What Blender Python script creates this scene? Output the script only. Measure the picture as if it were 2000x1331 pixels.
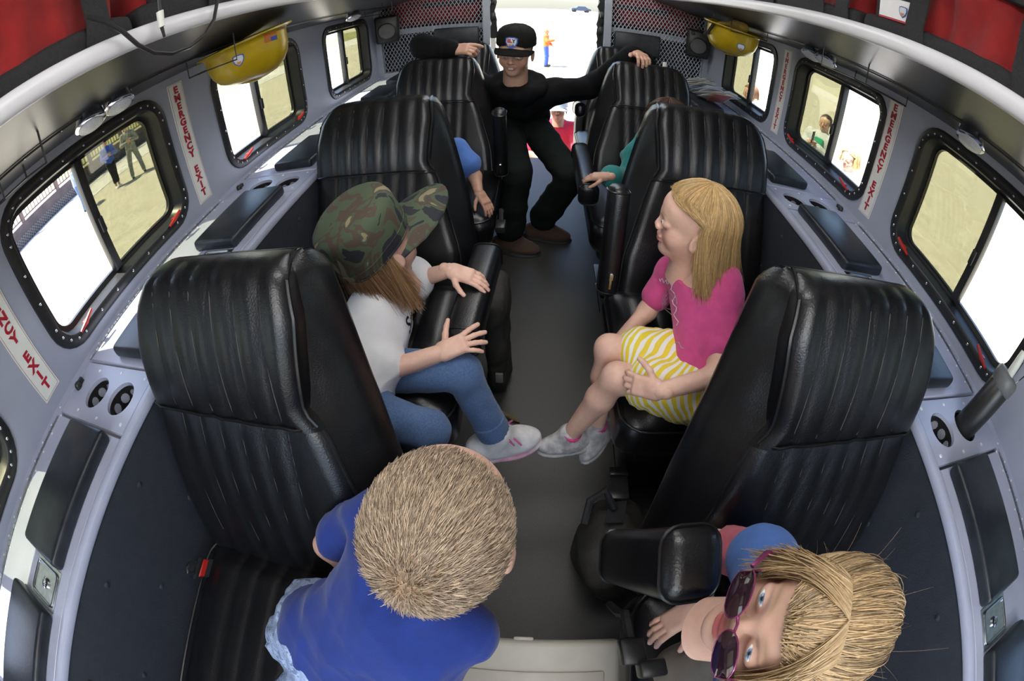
import bpy, bmesh, math, random
import numpy as np
from mathutils import Vector, Matrix
from mathutils.bvhtree import BVHTree

for o in list(bpy.data.objects): bpy.data.objects.remove(o)
scene = bpy.context.scene
COL = scene.collection
PI = math.pi

# ------------------------------------------------------------------ camera (fisheye lens)
CAMR = np.array(((0.99807, -0.03724, 0.04972), (0.06142, 0.71077, -0.70074), (-0.00925, 0.70244, 0.71168)))
FPX = 861.6
CAMC = np.array((-0.015, 0.0, 1.40))
cam_d = bpy.data.cameras.new('camera'); cam = bpy.data.objects.new('camera', cam_d); COL.objects.link(cam)
cam_d.type = 'PANO'; cam_d.sensor_width = 36.0; cam_d.sensor_fit = 'HORIZONTAL'; cam_d.clip_start = .01; cam_d.clip_end = 500
for holder in (getattr(cam_d, 'cycles', None), cam_d):
    try:
        holder.panorama_type = 'FISHEYE_EQUISOLID'; holder.fisheye_lens = FPX*36/2000; holder.fisheye_fov = PI; break
    except Exception: pass
M4 = Matrix([list(CAMR[i])+[CAMC[i]] for i in range(3)]+[[0, 0, 0, 1]])
cam.matrix_world = M4
scene.camera = cam

# ------------------------------------------------------------------ sky, sun, exposure
SUN_DIR = Vector((0.97, 0.23, -1.67)).normalized()      # the way sunlight travels
world = bpy.data.worlds.new('world'); scene.world = world; world.use_nodes = True
nt = world.node_tree; nt.nodes.clear()
sky = nt.nodes.new('ShaderNodeTexSky'); sky.sky_type = 'NISHITA'; sky.sun_disc = False
sky.sun_elevation = math.radians(59); sky.sun_rotation = math.radians(-103); sky.air_density = 1.0; sky.dust_density = 1.5
bg = nt.nodes.new('ShaderNodeBackground'); bg.inputs['Strength'].default_value = .30
wo = nt.nodes.new('ShaderNodeOutputWorld')
nt.links.new(sky.outputs[0], bg.inputs[0]); nt.links.new(bg.outputs[0], wo.inputs[0])
sun_d = bpy.data.lights.new('sun', 'SUN'); sun_d.energy = 12.0; sun_d.angle = math.radians(.6); sun_d.color = (1, .96, .88)
sun = bpy.data.objects.new('sun', sun_d); COL.objects.link(sun)
sun.rotation_euler = SUN_DIR.to_track_quat('-Z', 'Y').to_euler(); sun.location = (-4, 0, 8)
vs = scene.view_settings
vs.view_transform = 'Standard'; vs.look = 'None'; vs.exposure = 0.8; vs.gamma = 1.0; vs.use_curve_mapping = False

def A(x, y, X=None, Y=None, Z=None, D=None):
    """direction of a photo pixel followed until a plane (X, Y or Z) or a distance D is met"""
    u = x-1000; v = 665.5-y; r = math.hypot(u, v)+1e-9; th = 2*math.asin(r/(2*FPX))
    d = CAMR @ np.array((math.sin(th)*u/r, math.sin(th)*v/r, -math.cos(th)))
    if X is not None: t = (X-CAMC[0])/d[0]
    elif Y is not None: t = (Y-CAMC[1])/d[1]
    elif Z is not None: t = (Z-CAMC[2])/d[2]
    else: t = D
    return Vector(CAMC+t*d)

# ------------------------------------------------------------------ materials
MATS = {}
def mat(name, color, rough=.5, metal=0., var=None, vscale=30., bump=None, bscale=200., vcol=False, spec=.5, emit=0., coat=0., sheen=0., obj_coords=True, sss=0.):
    if name in MATS: return MATS[name]
    m = bpy.data.materials.new(name); m.use_nodes = True; MATS[name] = m
    n = m.node_tree; b = n.nodes['Principled BSDF']; L = n.links.new
    b.inputs['Base Color'].default_value = (*color, 1); b.inputs['Roughness'].default_value = rough
    b.inputs['Metallic'].default_value = metal; b.inputs['Specular IOR Level'].default_value = spec
    if coat: b.inputs['Coat Weight'].default_value = coat; b.inputs['Coat Roughness'].default_value = .15
    if sheen: b.inputs['Sheen Weight'].default_value = sheen
    if sss: b.inputs['Subsurface Weight'].default_value = sss; b.inputs['Subsurface Radius'].default_value = (.01, .004, .002); b.inputs['Subsurface Scale'].default_value = .4
    if emit:
        b.inputs['Emission Color'].default_value = (*color, 1); b.inputs['Emission Strength'].default_value = emit
    tc = n.nodes.new('ShaderNodeTexCoord')
    src = None
    if vcol:
        a = n.nodes.new('ShaderNodeAttribute'); a.attribute_name = 'Col'; src = a.outputs['Color']
    if var is not None:
        nz = n.nodes.new('ShaderNodeTexNoise'); nz.inputs['Scale'].default_value = vscale; nz.inputs['Detail'].default_value = 5
        L(tc.outputs['Object'], nz.inputs['Vector'])
        rp = n.nodes.new('ShaderNodeMapRange'); rp.inputs[1].default_value = .35; rp.inputs[2].default_value = .65
        L(nz.outputs['Fac'], rp.inputs[0])
        mx = n.nodes.new('ShaderNodeMix'); mx.data_type = 'RGBA'
        L(rp.outputs[0], mx.inputs[0])
        if src is None:
            mx.inputs[6].default_value = (*color, 1); mx.inputs[7].default_value = (*var, 1)
        else:
            mm = n.nodes.new('ShaderNodeMix'); mm.data_type = 'RGBA'; mm.blend_type = 'MULTIPLY'; mm.inputs[0].default_value = 1
            L(src, mm.inputs[6]); mm.inputs[7].default_value = (*var, 1)
            L(src, mx.inputs[6]); L(mm.outputs[2], mx.inputs[7])
        src = mx.outputs[2]
    if src is not None: L(src, b.inputs['Base Color'])
    if bump:
        nb = n.nodes.new('ShaderNodeTexNoise'); nb.inputs['Scale'].default_value = bscale; nb.inputs['Detail'].default_value = 3
        L(tc.outputs['Object'], nb.inputs['Vector'])
        bp = n.nodes.new('ShaderNodeBump'); bp.inputs['Strength'].default_value = bump; bp.inputs['Distance'].default_value = .002
        L(nb.outputs['Fac'], bp.inputs['Height']); L(bp.outputs[0], b.inputs['Normal'])
    return m

def glass_mat(name, tint, gloss=.06):
    m = bpy.data.materials.new(name); m.use_nodes = True; MATS[name] = m
    n = m.node_tree; n.nodes.clear(); L = n.links.new
    t = n.nodes.new('ShaderNodeBsdfTransparent'); t.inputs[0].default_value = (*tint, 1)
    g = n.nodes.new('ShaderNodeBsdfGlossy'); g.inputs['Roughness'].default_value = .02
    nz = n.nodes.new('ShaderNodeTexNoise'); nz.inputs['Scale'].default_value = 3
    mr = n.nodes.new('ShaderNodeMapRange'); mr.inputs[3].default_value = gloss*.8; mr.inputs[4].default_value = gloss*1.2
    L(nz.outputs['Fac'], mr.inputs[0])
    x = n.nodes.new('ShaderNodeMixShader'); L(mr.outputs[0], x.inputs[0]); L(t.outputs[0], x.inputs[1]); L(g.outputs[0], x.inputs[2])
    o = n.nodes.new('ShaderNodeOutputMaterial'); L(x.outputs[0], o.inputs[0])
    return m

def ramp_mat(name, stops, scale, rough=.8, detail=2., distort=0., kind='noise', axis=(1, 0, 0), bump=.2, stretch=(1, 1, 1)):
    """noise or wave texture through a hard-stepped ramp (camouflage, stripes)"""
    m = bpy.data.materials.new(name); m.use_nodes = True; MATS[name] = m
    n = m.node_tree; b = n.nodes['Principled BSDF']; L = n.links.new; b.inputs['Roughness'].default_value = rough
    tc = n.nodes.new('ShaderNodeTexCoord'); r = n.nodes.new('ShaderNodeValToRGB'); r.color_ramp.interpolation = 'CONSTANT'
    if kind == 'noise':
        mp = n.nodes.new('ShaderNodeMapping'); mp.inputs['Scale'].default_value = stretch
        t = n.nodes.new('ShaderNodeTexNoise'); t.inputs['Scale'].default_value = scale; t.inputs['Detail'].default_value = detail; t.inputs['Distortion'].default_value = distort
        L(tc.outputs['Object'], mp.inputs[0]); L(mp.outputs[0], t.inputs['Vector']); L(t.outputs['Fac'], r.inputs[0])
    else:
        d = n.nodes.new('ShaderNodeVectorMath'); d.operation = 'DOT_PRODUCT'; d.inputs[1].default_value = axis
        L(tc.outputs['Object'], d.inputs[0])
        s = n.nodes.new('ShaderNodeMath'); s.operation = 'MULTIPLY'; s.inputs[1].default_value = scale; L(d.outputs['Value'], s.inputs[0])
        f = n.nodes.new('ShaderNodeMath'); f.operation = 'FRACT'; L(s.outputs[0], f.inputs[0]); L(f.outputs[0], r.inputs[0])
    e = r.color_ramp.elements
    while len(e) < len(stops): e.new(.5)
    for el, (p, c) in zip(e, stops): el.position = p; el.color = (*c, 1)
    L(r.outputs[0], b.inputs['Base Color'])
    nb = n.nodes.new('ShaderNodeTexNoise'); nb.inputs['Scale'].default_value = 400; L(tc.outputs['Object'], nb.inputs['Vector'])
    bp = n.nodes.new('ShaderNodeBump'); bp.inputs['Strength'].default_value = bump; bp.inputs['Distance'].default_value = .001
    L(nb.outputs['Fac'], bp.inputs['Height']); L(bp.outputs[0], b.inputs['Normal'])
    return m

# ------------------------------------------------------------------ object helpers
def tag(o, label=None, cat=None, group=None, kind=None):
    if label: o['label'] = label
    if cat: o['category'] = cat
    if group: o['group'] = group
    if kind: o['kind'] = kind
    return o
def empty(name, loc=(0, 0, 0), label=None, cat=None, group=None, kind=None):
    o = bpy.data.objects.new(name, None); COL.objects.link(o); o.location = loc; o.empty_display_size = .05
    return tag(o, label, cat, group, kind)
def link(name, me, m=None, parent=None, kind=None, label=None):
    o = bpy.data.objects.new(name, me); COL.objects.link(o)
    if m is not None:
        for mm in (m if isinstance(m, (list, tuple)) else [m]): me.materials.append(mm)
    if parent is not None:
        o.parent = parent
        pw = parent.location.copy(); pp = parent.parent
        while pp is not None: pw += pp.location; pp = pp.parent
        o.location = -pw            # meshes are written in world space; parents are only translated
    if kind: o['kind'] = kind
    if label: o['label'] = label
    return o
def finish(me, smooth=40):
    if smooth:
        me.polygons.foreach_set('use_smooth', [True]*len(me.polygons))
        if smooth < 180:
            try: me.set_sharp_from_angle(angle=math.radians(smooth))
            except Exception: pass
    me.update()

class MB:
    """collects shapes into ONE mesh"""
    def __init__(s): s.v = []; s.f = []; s.mi = []; s.cur = 0
    def add(s, vs, fs):
        k = len(s.v); s.v += [tuple(p) for p in vs]; s.f += [tuple(i+k for i in f) for f in fs]; s.mi += [s.cur]*len(fs); return s
    def box(s, c, d, R=None):
        c = Vector(c); P = []
        for z in (-.5, .5):
            for y in (-.5, .5):
                for x in (-.5, .5):
                    p = Vector((x*d[0], y*d[1], z*d[2])); P.append(c+(R @ p if R else p))
        return s.add(P, [(0, 2, 3, 1), (4, 5, 7, 6), (0, 1, 5, 4), (2, 6, 7, 3), (0, 4, 6, 2), (1, 3, 7, 5)])
    def span(s, a, b): return s.box([(a[i]+b[i])/2 for i in range(3)], [abs(b[i]-a[i]) for i in range(3)])
    def rbox(s, c, d, r=.01, seg=2, R=None):
        bm = bmesh.new(); bmesh.ops.create_cube(bm, size=1); bmesh.ops.scale(bm, vec=d, verts=bm.verts)
        bmesh.ops.bevel(bm, geom=bm.edges[:], offset=min(r, min(d)*.49), segments=seg, profile=.5, affect='EDGES')
        c = Vector(c); bm.verts.index_update()
        P = [c+(R @ v.co if R else v.co) for v in bm.verts]; F = [[v.index for v in f.verts] for f in bm.faces]; bm.free()
        return s.add(P, F)
    def loft(s, loops, cap0=True, cap1=True, closed=True):
        n = len(loops[0]); vs = [p for l in loops for p in l]; fs = []
        for i in range(len(loops)-1):
            for j in range(n if closed else n-1):
                a = i*n+j; b = i*n+(j+1) % n; fs.append((a, b, b+n, a+n))
        if closed and cap0: fs.append(tuple(reversed(range(n))))
        if closed and cap1: fs.append(tuple(range((len(loops)-1)*n, len(loops)*n)))
        return s.add(vs, fs)
    def tube(s, pts, r, n=6, closed=False):
        pts = [Vector(p) for p in pts]; rs = r if isinstance(r, (list, tuple)) else [r]*len(pts); loops = []
        up = None; m = len(pts)
        for i, p in enumerate(pts):
            t = (pts[(i+1) % m]-pts[i-1]) if closed else (pts[min(i+1, m-1)]-pts[max(i-1, 0)])
            if t.length < 1e-9: t = Vector((0, 0, 1))
            t.normalize()
            if up is None: up = Vector((0, 0, 1)) if abs(t.z) < .9 else Vector((1, 0, 0))
            a = up-t*up.dot(t)
            if a.length < 1e-6: a = t.orthogonal()
            a.normalize(); up = a; b = t.cross(a)
            loops.append([p+(a*math.cos(2*PI*k/n)+b*math.sin(2*PI*k/n))*rs[i] for k in range(n)])
        if closed: loops.append(loops[0])
        return s.loft(loops, not closed, not closed)
    def cyl(s, a, b, r0, r1=None, n=16): return s.tube([a, b], [r0, r0 if r1 is None else r1], n)
    def lathe(s, prof, c, axis=(0, 0, 1), n=24, cap=True):
        ax = Vector(axis).normalized(); a = ax.orthogonal().normalized(); b = ax.cross(a); c = Vector(c)
        return s.loft([[c+ax*h+(a*math.cos(2*PI*k/n)+b*math.sin(2*PI*k/n))*max(r, 1e-5) for k in range(n)] for r, h in prof], cap, cap)
    def build(s, name, m, parent=None, smooth=40, kind=None, label=None):
        me = bpy.data.meshes.new(name); me.from_pydata(s.v, [], s.f)
        if max(s.mi, default=0) > 0: me.polygons.foreach_set('material_index', s.mi)
        finish(me, smooth)
        return link(name, me, m, parent, kind, label)

def rrect(cy, cz, w, h, r, seg=6):
    """rounded rectangle in 2D"""
    P = []
    for sx, sy, a0 in ((1, 1, 0), (-1, 1, 90), (-1, -1, 180), (1, -1, 270)):
        for k in range(seg+1):
            a = math.radians(a0+90*k/seg); P.append((cy+sx*(w/2-r)+r*math.cos(a), cz+sy*(h/2-r)+r*math.sin(a)))
    return P
def circle(cx, cy, r, n=28): return [(cx+r*math.cos(2*PI*k/n), cy+r*math.sin(2*PI*k/n)) for k in range(n)]
def plate(name, outer, holes, f3, t, m, parent=None, kind=None, label=None, smooth=40):
    """flat sheet with real holes: 2D outlines, f3 maps (u, v, depth) into space, t is the thickness"""
    bm = bmesh.new(); es = []
    for lp in [outer]+holes:
        vs = [bm.verts.new((u, v, 0)) for u, v in lp]
        es += [bm.edges.new((vs[i], vs[(i+1) % len(vs)])) for i in range(len(vs))]
    bmesh.ops.triangle_fill(bm, use_beauty=True, use_dissolve=False, edges=es)
    g = bmesh.ops.extrude_face_region(bm, geom=bm.faces[:])
    for e in g['geom']:
        if isinstance(e, bmesh.types.BMVert): e.co.z = t
    for v in bm.verts: v.co = f3(*v.co)
    bmesh.ops.recalc_face_normals(bm, faces=bm.faces)
    me = bpy.data.meshes.new(name); bm.to_mesh(me); bm.free()
    finish(me, smooth)
    return link(name, me, m, parent, kind, label)
def text_mesh(txt, size, bold=.0, ext=.0008):
    cu = bpy.data.curves.new('txt', 'FONT'); cu.body = txt; cu.size = size; cu.align_x = 'CENTER'; cu.align_y = 'CENTER'; cu.extrude = ext; cu.offset = bold; cu.resolution_u = 3
    o = bpy.data.objects.new('txt', cu); COL.objects.link(o)
    dg = bpy.context.evaluated_depsgraph_get(); me = bpy.data.meshes.new_from_object(o.evaluated_get(dg))
    bpy.data.objects.remove(o); me.materials.clear()
    return me

# shared materials
M_wall = mat('painted_aluminium', (.35, .375, .45), .40, var=(.31, .335, .41), vscale=6, bump=.05, bscale=60)
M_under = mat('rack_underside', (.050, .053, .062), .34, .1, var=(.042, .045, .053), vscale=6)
M_ledge = mat('ledge_enamel', (.47, .50, .63), .26, var=(.43, .46, .59), vscale=9)
M_lip = mat('lip_enamel', (.78, .79, .83), .3, var=(.74, .75, .79), vscale=8)
M_panel = mat('textured_panel', (.034, .039, .052), .55, var=(.042, .047, .060), vscale=40, bump=.6, bscale=260)
M_floor = mat('rubber_floor', (.042, .041, .040), .42, var=(.062, .060, .056), vscale=260, bump=.35, bscale=420)
M_ceil = mat('ceiling_paint', (.75, .76, .78), .6, var=(.7, .71, .73), vscale=5)
M_rubber = mat('window_rubber', (.012, .012, .013), .38, var=(.018, .018, .019), vscale=50)
M_chrome = mat('chrome', (.75, .76, .78), .12, 1., var=(.6, .6, .62), vscale=20)
M_steel = mat('zinc_steel', (.55, .58, .60), .3, 1., var=(.42, .45, .47), vscale=60)
M_blk = mat('black_plastic', (.015, .015, .016), .35, var=(.022, .022, .023), vscale=80)
M_leather = mat('black_leather', (.0055, .0057, .0068), .30, var=(.008, .0083, .0095), vscale=25, bump=.25, bscale=320, spec=.55)
M_pip = mat('leather_piping', (.007, .007, .008), .28, var=(.012, .012, .012), vscale=60)
M_stitch = mat('grey_thread', (.075, .068, .064), .7, var=(.07, .065, .06), vscale=300)
M_pad = mat('arm_pad_vinyl', (.010, .012, .017), .38, var=(.022, .027, .035), vscale=18, bump=.15, bscale=120)
M_red = mat('red_latch', (.42, .02, .012), .3, var=(.5, .02, .015), vscale=40)
M_tint = glass_mat('tinted_glass', (.70, .70, .635), .05)
M_signw = mat('sign_white', (.76, .77, .72), .4, var=(.72, .73, .68), vscale=20)
M_signr = mat('sign_red', (.42, .012, .03), .45, var=(.36, .01, .025), vscale=60)
M_frame = mat('grey_frame', (.36, .39, .45), .4, var=(.31, .34, .40), vscale=12)

# ------------------------------------------------------------------ the setting
WX = 1.158; LZ = .88; IX = .764; Y0 = -1.35; Y1 = 3.12; CEIL = 1.95; LIPX = .70
b = MB(); b.span((-.80, Y0, -.05), (.80, Y1+.45, 0)); fl = b.build('floor', M_floor, kind='structure')
b = MB(); b.span((-1.25, Y0, CEIL), (1.25, Y1, CEIL+.04)); b.build('ceiling', M_ceil, kind='structure')

WIN_C = {-1: [-.275, .685, 1.645, 2.61], 1: [-.275, .675, 1.555, 2.435]}
WZ, WH, WW = 1.1425, .465, .70
wn = 0
for s, side in ((-1, 'left'), (1, 'right')):
    holes = [rrect(c, WZ, WW-.03, WH-.03, .09) for c in WIN_C[s]]
    plate('wall_'+side, [(Y0, 0), (Y1+.02, 0), (Y1+.02, CEIL), (Y0, CEIL)], holes, lambda u, v, d, s=s: Vector((s*(WX+d), u, v)), .045, M_wall, kind='structure')
    b = MB(); b.span((s*IX, Y0, 0), (s*(IX+.03), Y1, LZ-.012)); pn = b.build('baseboard_'+side, M_panel, kind='structure')
    rnd = random.Random(5+s)
    for y in np.arange(-.55, 3.0, .235):
        for z, dy in ((.80, 0), (.64, .06), (.42, .0), (.2, .05)):
            sc = MB(); sc.lathe([(.0075, 0), (.0075, .002), (.004, .004), (.0005, .0045)], (s*(IX-.0002), y+dy, z), (-s, 0, 0), 8); sc.build('screw', M_panel, pn)
    # ledge trim: inner angle strip and strip along the wall
    b = MB(); b.rbox((s*(IX+.008), (Y0+Y1)/2, LZ-.008), (.028, Y1-Y0, .022), .006, 2); b.span((s*1.122, Y0, LZ-.012), (s*WX, Y1, LZ)); b.span((s*.78, Y0, LZ-.02), (s*1.13, Y0+.6, LZ-.003))
    b.build('trim_'+('1' if s < 0 else '2'), M_ledge, kind='structure')
    # rack shelf with the curved white lip
    e = empty('overhead_rack', (s*.93, 0, 1.45), 'grey overhead luggage rack with white rolled lip along the %s windows' % ('sunlit' if s < 0 else 'shaded'), 'rack')
    b = MB(); pr = [(WX, 1.400), (1.02, 1.425), (LIPX+.01, 1.492), (LIPX+.01, 1.502), (1.02, 1.44), (WX, 1.42)]
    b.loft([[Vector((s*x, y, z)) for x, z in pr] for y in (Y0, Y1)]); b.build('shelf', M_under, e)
    b = MB(); b.loft([[Vector((s*(LIPX+.006+.014*math.cos(a)), y, 1.5135+.022*math.sin(a))) for a in np.linspace(0, 2*PI, 17)[:-1]] for y in (Y0, Y1)]); b.build('lip', M_lip, e)
    b = MB()
    for y in np.arange(-.3, 3.1, .12): b.lathe([(.004, 0), (.004, .001), (.001, .003)], (s*.99, y, 1.4275), (0, 0, -1), 6)
    b.build('rivet_row', M_steel, e, kind='stuff')
    b = MB(); b.span((s*.985, Y0, 1.4255), (s*.988, Y1, 1.431)); b.build('seam', M_rubber, e)

# windows: black flange, stepped frame, mullion, stacked sliding panes, red latches
for s in (-1, 1):
    for i, c in enumerate(WIN_C[s]):
        wn += 1
        e = empty('window_%d' % wn, (s*WX, c, WZ), kind='structure')
        b = MB(); prof = [(0, .000), (.002, -.007), (.012, -.010), (.030, -.010), (.036, -.006), (.040, .010), (.044, .040), (.058, .044), (.058, .060), (.0, .060)]
        b.loft([[Vector((s*(WX+d), u, v)) for u, v in rrect(c, WZ, WW-2*i_, WH-2*i_, max(.10-i_, .03), 6)] for i_, d in prof]+[[Vector((s*WX, u, v)) for u, v in rrect(c, WZ, WW, WH, .10, 6)]], False, False)
        b.build('frame', M_rubber, e, 35)
        ym = c-.02
        b = MB(); b.rbox((s*(WX+.035), ym, WZ), (.03, .030, WH-.10), .004); b.rbox((s*(WX+.016), ym+.004, WZ-.03), (.012, .018, .05), .004); b.build('mullion', M_rubber, e)
        y1 = c+WW/2-.05
        for k, d in enumerate((.042, .054)):
            b = MB(); b.span((s*(WX+d), ym, WZ-WH/2+.05), (s*(WX+d+.004), y1, WZ+WH/2-.05)); b.build('pane', M_tint, e)
        b = MB()
        per = rrect(c, WZ, WW-.044, WH-.044, .08, 4)
        pts = []
        for k in range(len(per)):
            p, q2 = Vector(per[k]), Vector(per[(k+1) % len(per)]); L = (q2-p).length; n = max(1, round(L/.085))
            pts += [p.lerp(q2, j/n) for j in range(n)]
        for p in pts: b.lathe([(.0042, 0), (.0042, .0015), (.002, .003), (.0003, .0032)], (s*(WX-.0098), p[0], p[1]), (-s, 0, 0), 7)
        b.build('screws', M_chrome, e, kind='stuff')
        for dy in (-.235, .235):
            if i == 0 or i == 3: continue
            b = MB(); y = c+dy; z = WZ-WH/2+.042
            b.rbox((s*(WX-.012), y, z), (.012, .016, .016), .003); b.tube([(s*(WX-.016), y-.03, z-.006), (s*(WX-.020), y, z+.002), (s*(WX-.018), y+.036, z+.013)], [.004, .007, .005], 8); b.build('latch', M_red, e)

# rear bulkhead: grey posts, rails, expanded metal; the doorway stays open
DXL, DXR = -.355, .405
rw = empty('wall_back', (0, Y1, 0), kind='structure')
def rspan(nm, a, b_, m=M_frame):
    b = MB(); b.span(a, b_); return b.build(nm, m, rw)
for x0, x1 in ((DXL-.045, DXL), (DXR, DXR+.045), (-WX-.02, -WX+.04), (WX-.04, WX+.02)): rspan('post', (x0, Y1-.025, 0), (x1, Y1+.03, CEIL))
for x0, x1 in ((-WX+.04, DXL-.045), (DXR+.045, WX-.04)):
    rspan('rail', (x0, Y1-.02, .86), (x1, Y1+.02, .905)); rspan('rail', (x0, Y1+.006, 1.195), (x1, Y1+.03, 1.235)); rspan('rail', (x0, Y1-.02, 1.9), (x1, Y1+.02, CEIL))
    rspan('lower_panel', (x0, Y1, 0), (x1, Y1+.02, .87), M_panel)
    b = MB(); PX, PZ = .0265, .046; nx = int((x1-x0)/PX); nz = int((1.9-.9)/PZ)
    for i in range(nx+1):
        for sg in (1, -1):
            pts = []
            for k in range(2*nz+1):
                x = x0+(i+.25+(.5 if sg > 0 else 0))*PX+sg*(PX/4 if k % 2 else -PX/4)
                pts.append((min(max(x, x0), x1), Y1-.004+sg*.0012, .9+k*PZ/2))
            lo = []
            for x, y, z in pts: lo.append([Vector((x-.0027, y, z)), Vector((x+.0027, y-.002, z)), Vector((x+.0027, y+.001, z))])
            b.loft(lo)
    b.build('expanded_metal', M_frame, rw, 0, kind='stuff')
# luggage bay walls behind the mesh
b = MB(); b.span((-1.2, Y1+.44, 0), (DXL-.02, Y1+.46, CEIL)); b.span((DXR+.02, Y1+.44, 0), (1.2, Y1+.46, CEIL)); b.span((-1.2, Y1, CEIL), (1.2, Y1+.46, CEIL+.04))
b.span((-1.22, Y1, 0), (-1.2, Y1+.46, CEIL)); b.span((1.2, Y1, 0), (1.22, Y1+.46, CEIL)); b.span((DXL-.03, Y1+.03, 0), (DXL-.01, Y1+.46, CEIL)); b.span((DXR+.01, Y1+.03, 0), (DXR+.03, Y1+.46, CEIL))
b.build('trim_3', M_panel, kind='structure')
# front bulkhead behind the photographer with a wide opening into the cab
plate('wall_front', [(-1.2, 0), (1.2, 0), (1.2, CEIL), (-1.2, CEIL)], [rrect(0, 1.25, 1.7, 1.0, .06)], lambda u, v, d: Vector((u, Y0-d, v)), .03, M_wall, kind='structure')

# added fill lights on roof and front bulkhead, unseen, to brighten the cabin
M_lamp = mat('ceiling_fill_diffuser', (1, .985, .96), .5, emit=3.7, var=(.98, .97, .95))
M_fillf = mat('front_fill_diffuser', (1, .985, .97), .5, emit=11.0, var=(.98, .97, .96))
e = empty('bulkhead_fill_light', (0, Y0+.02, 1.84), 'long white fill light added on the front bulkhead behind the photographer', 'lamp')  # added source out of view, lights faces and seat fronts from behind the camera
b = MB(); b.rbox((0, Y0+.02, 1.84), (1.5, .04, .16), .01); b.build('housing', M_lip, e)
b = MB(); b.rbox((0, Y0+.046, 1.84), (1.44, .012, .13), .004); b.build('diffuser', M_fillf, e)
for k, y in enumerate((-.65, .55, 1.75, 2.75)):
    e = empty('ceiling_fill_light', (0, y, CEIL-.03), 'long white fill light added on the roof above the aisle', 'lamp', 'added ceiling fill lights above the aisle')
    b = MB(); b.rbox((0, y, CEIL-.015), (.5, .62, .03), .01); b.build('housing', M_lip, e)
    b = MB(); b.rbox((0, y, CEIL-.036), (.46, .58, .012), .004); b.build('diffuser', M_lamp, e)

# outside ground
M_ground = mat('dusty_asphalt', (.50, .465, .375), .95, var=(.42, .39, .315), vscale=2.2, bump=.4, bscale=30)
b = MB(); b.span((-90, -60, -1.15), (60, 120, -.95)); b.build('ground', M_ground, kind='structure')

# ------------------------------------------------------------------ implicit surfaces -> one continuous mesh
def _v(p): return np.array(p, float)
class SDF:
    """smooth union of tapered capsules, ellipsoids and rounded boxes, turned into a mesh by surface nets"""
    def __init__(s, k=.02): s.p = []; s.k = k; s.post = None
    def cap(s, a, b, ra, rb=None, k=None): s.p.append(('c', _v(a), _v(b), ra, ra if rb is None else rb, s.k if k is None else k, 1)); return s
    def chain(s, pts, rs, k=None):
        for i in range(len(pts)-1): s.cap(pts[i], pts[i+1], rs[i], rs[i+1], k)
        return s
    def ell(s, c, r, axes=None, k=None, sub=False):
        s.p.append(('e', _v(c), np.eye(3) if axes is None else np.array([list(a) for a in axes], float), _v(r), None, s.k if k is None else k, -1 if sub else 1)); return s
    def box(s, c, h, r, axes=None, k=None, sub=False):
        s.p.append(('b', _v(c), np.eye(3) if axes is None else np.array([list(a) for a in axes], float), _v(h), r, s.k if k is None else k, -1 if sub else 1)); return s
    def bounds(s):
        lo = []; hi = []
        for t, a, b, c, d, k, sg in s.p:
            if sg < 0: continue
            if t == 'c':
                r = max(c, d); lo.append(np.minimum(a, b)-r); hi.append(np.maximum(a, b)+r)
            else:
                e = np.abs(b).T @ c if t == 'e' else np.abs(b).T @ c
                lo.append(a-e); hi.append(a+e)
        return np.min(lo, 0), np.max(hi, 0)
    @staticmethod
    def dist(pr, P):
        t, a, b, c, d, k, sg = pr
        if t == 'c':
            ba = b-a; L = ba @ ba+1e-12; pa = P-a; h = np.clip(pa @ ba/L, 0, 1)
            return np.linalg.norm(pa-h[..., None]*ba, axis=-1)-(c+(d-c)*h)
        q = (P-a) @ b.T
        if t == 'e':
            k0 = np.linalg.norm(q/c, axis=-1); k1 = np.linalg.norm(q/(c*c), axis=-1)+1e-9
            return k0*(k0-1)/k1
        w = np.abs(q)-(c-d); return np.linalg.norm(np.maximum(w, 0), axis=-1)+np.minimum(w.max(-1), 0)-d
    def value(s, P):
        out = np.full(P.shape[:-1], 1.0)
        for pr in s.p: out = s.comb(out, s.dist(pr, P), pr[5], pr[6])
        if s.post is not None: out = s.post(P, out)
        return out
    @staticmethod
    def comb(o, d, k, sg):
        if sg < 0:
            h = np.clip(.5-.5*(o+d)/k, 0, 1); return o*(1-h)+(-d)*h+k*h*(1-h)
        h = np.clip(.5+.5*(o-d)/k, 0, 1); return o*(1-h)+d*h-k*h*(1-h)
    def mesh(s, h, lo=None, hi=None):
        l, u = s.bounds(); m = 2.5*h+.012
        l = l-m if lo is None else _v(lo); u = u+m if hi is None else _v(hi)
        n = np.ceil((u-l)/h).astype(int)+1
        ax = [l[i]+h*np.arange(n[i]) for i in range(3)]
        V = np.full(tuple(n), .5)
        for pr in s.p:
            t, a, b, c, d, k, sg = pr
            if t == 'c': r = max(c, d); pl = np.minimum(a, b)-r; pu = np.maximum(a, b)+r
            else: e = np.abs(b).T @ c; pl = a-e; pu = a+e
            g = k+3*h+.012
            i0 = np.clip(np.floor((pl-g-l)/h).astype(int), 0, n); i1 = np.clip(np.ceil((pu+g-l)/h).astype(int)+1, 0, n)
            if np.any(i1 <= i0): continue
            sl = tuple(slice(i0[i], i1[i]) for i in range(3))
            G = np.stack(np.meshgrid(*[ax[i][i0[i]:i1[i]] for i in range(3)], indexing='ij'), -1)
            V[sl] = s.comb(V[sl], s.dist(pr, G), k, sg)
        if s.post is not None:
            G = np.stack(np.meshgrid(*ax, indexing='ij'), -1); V = s.post(G, V)
        return surface_nets(V, l, h)
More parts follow.
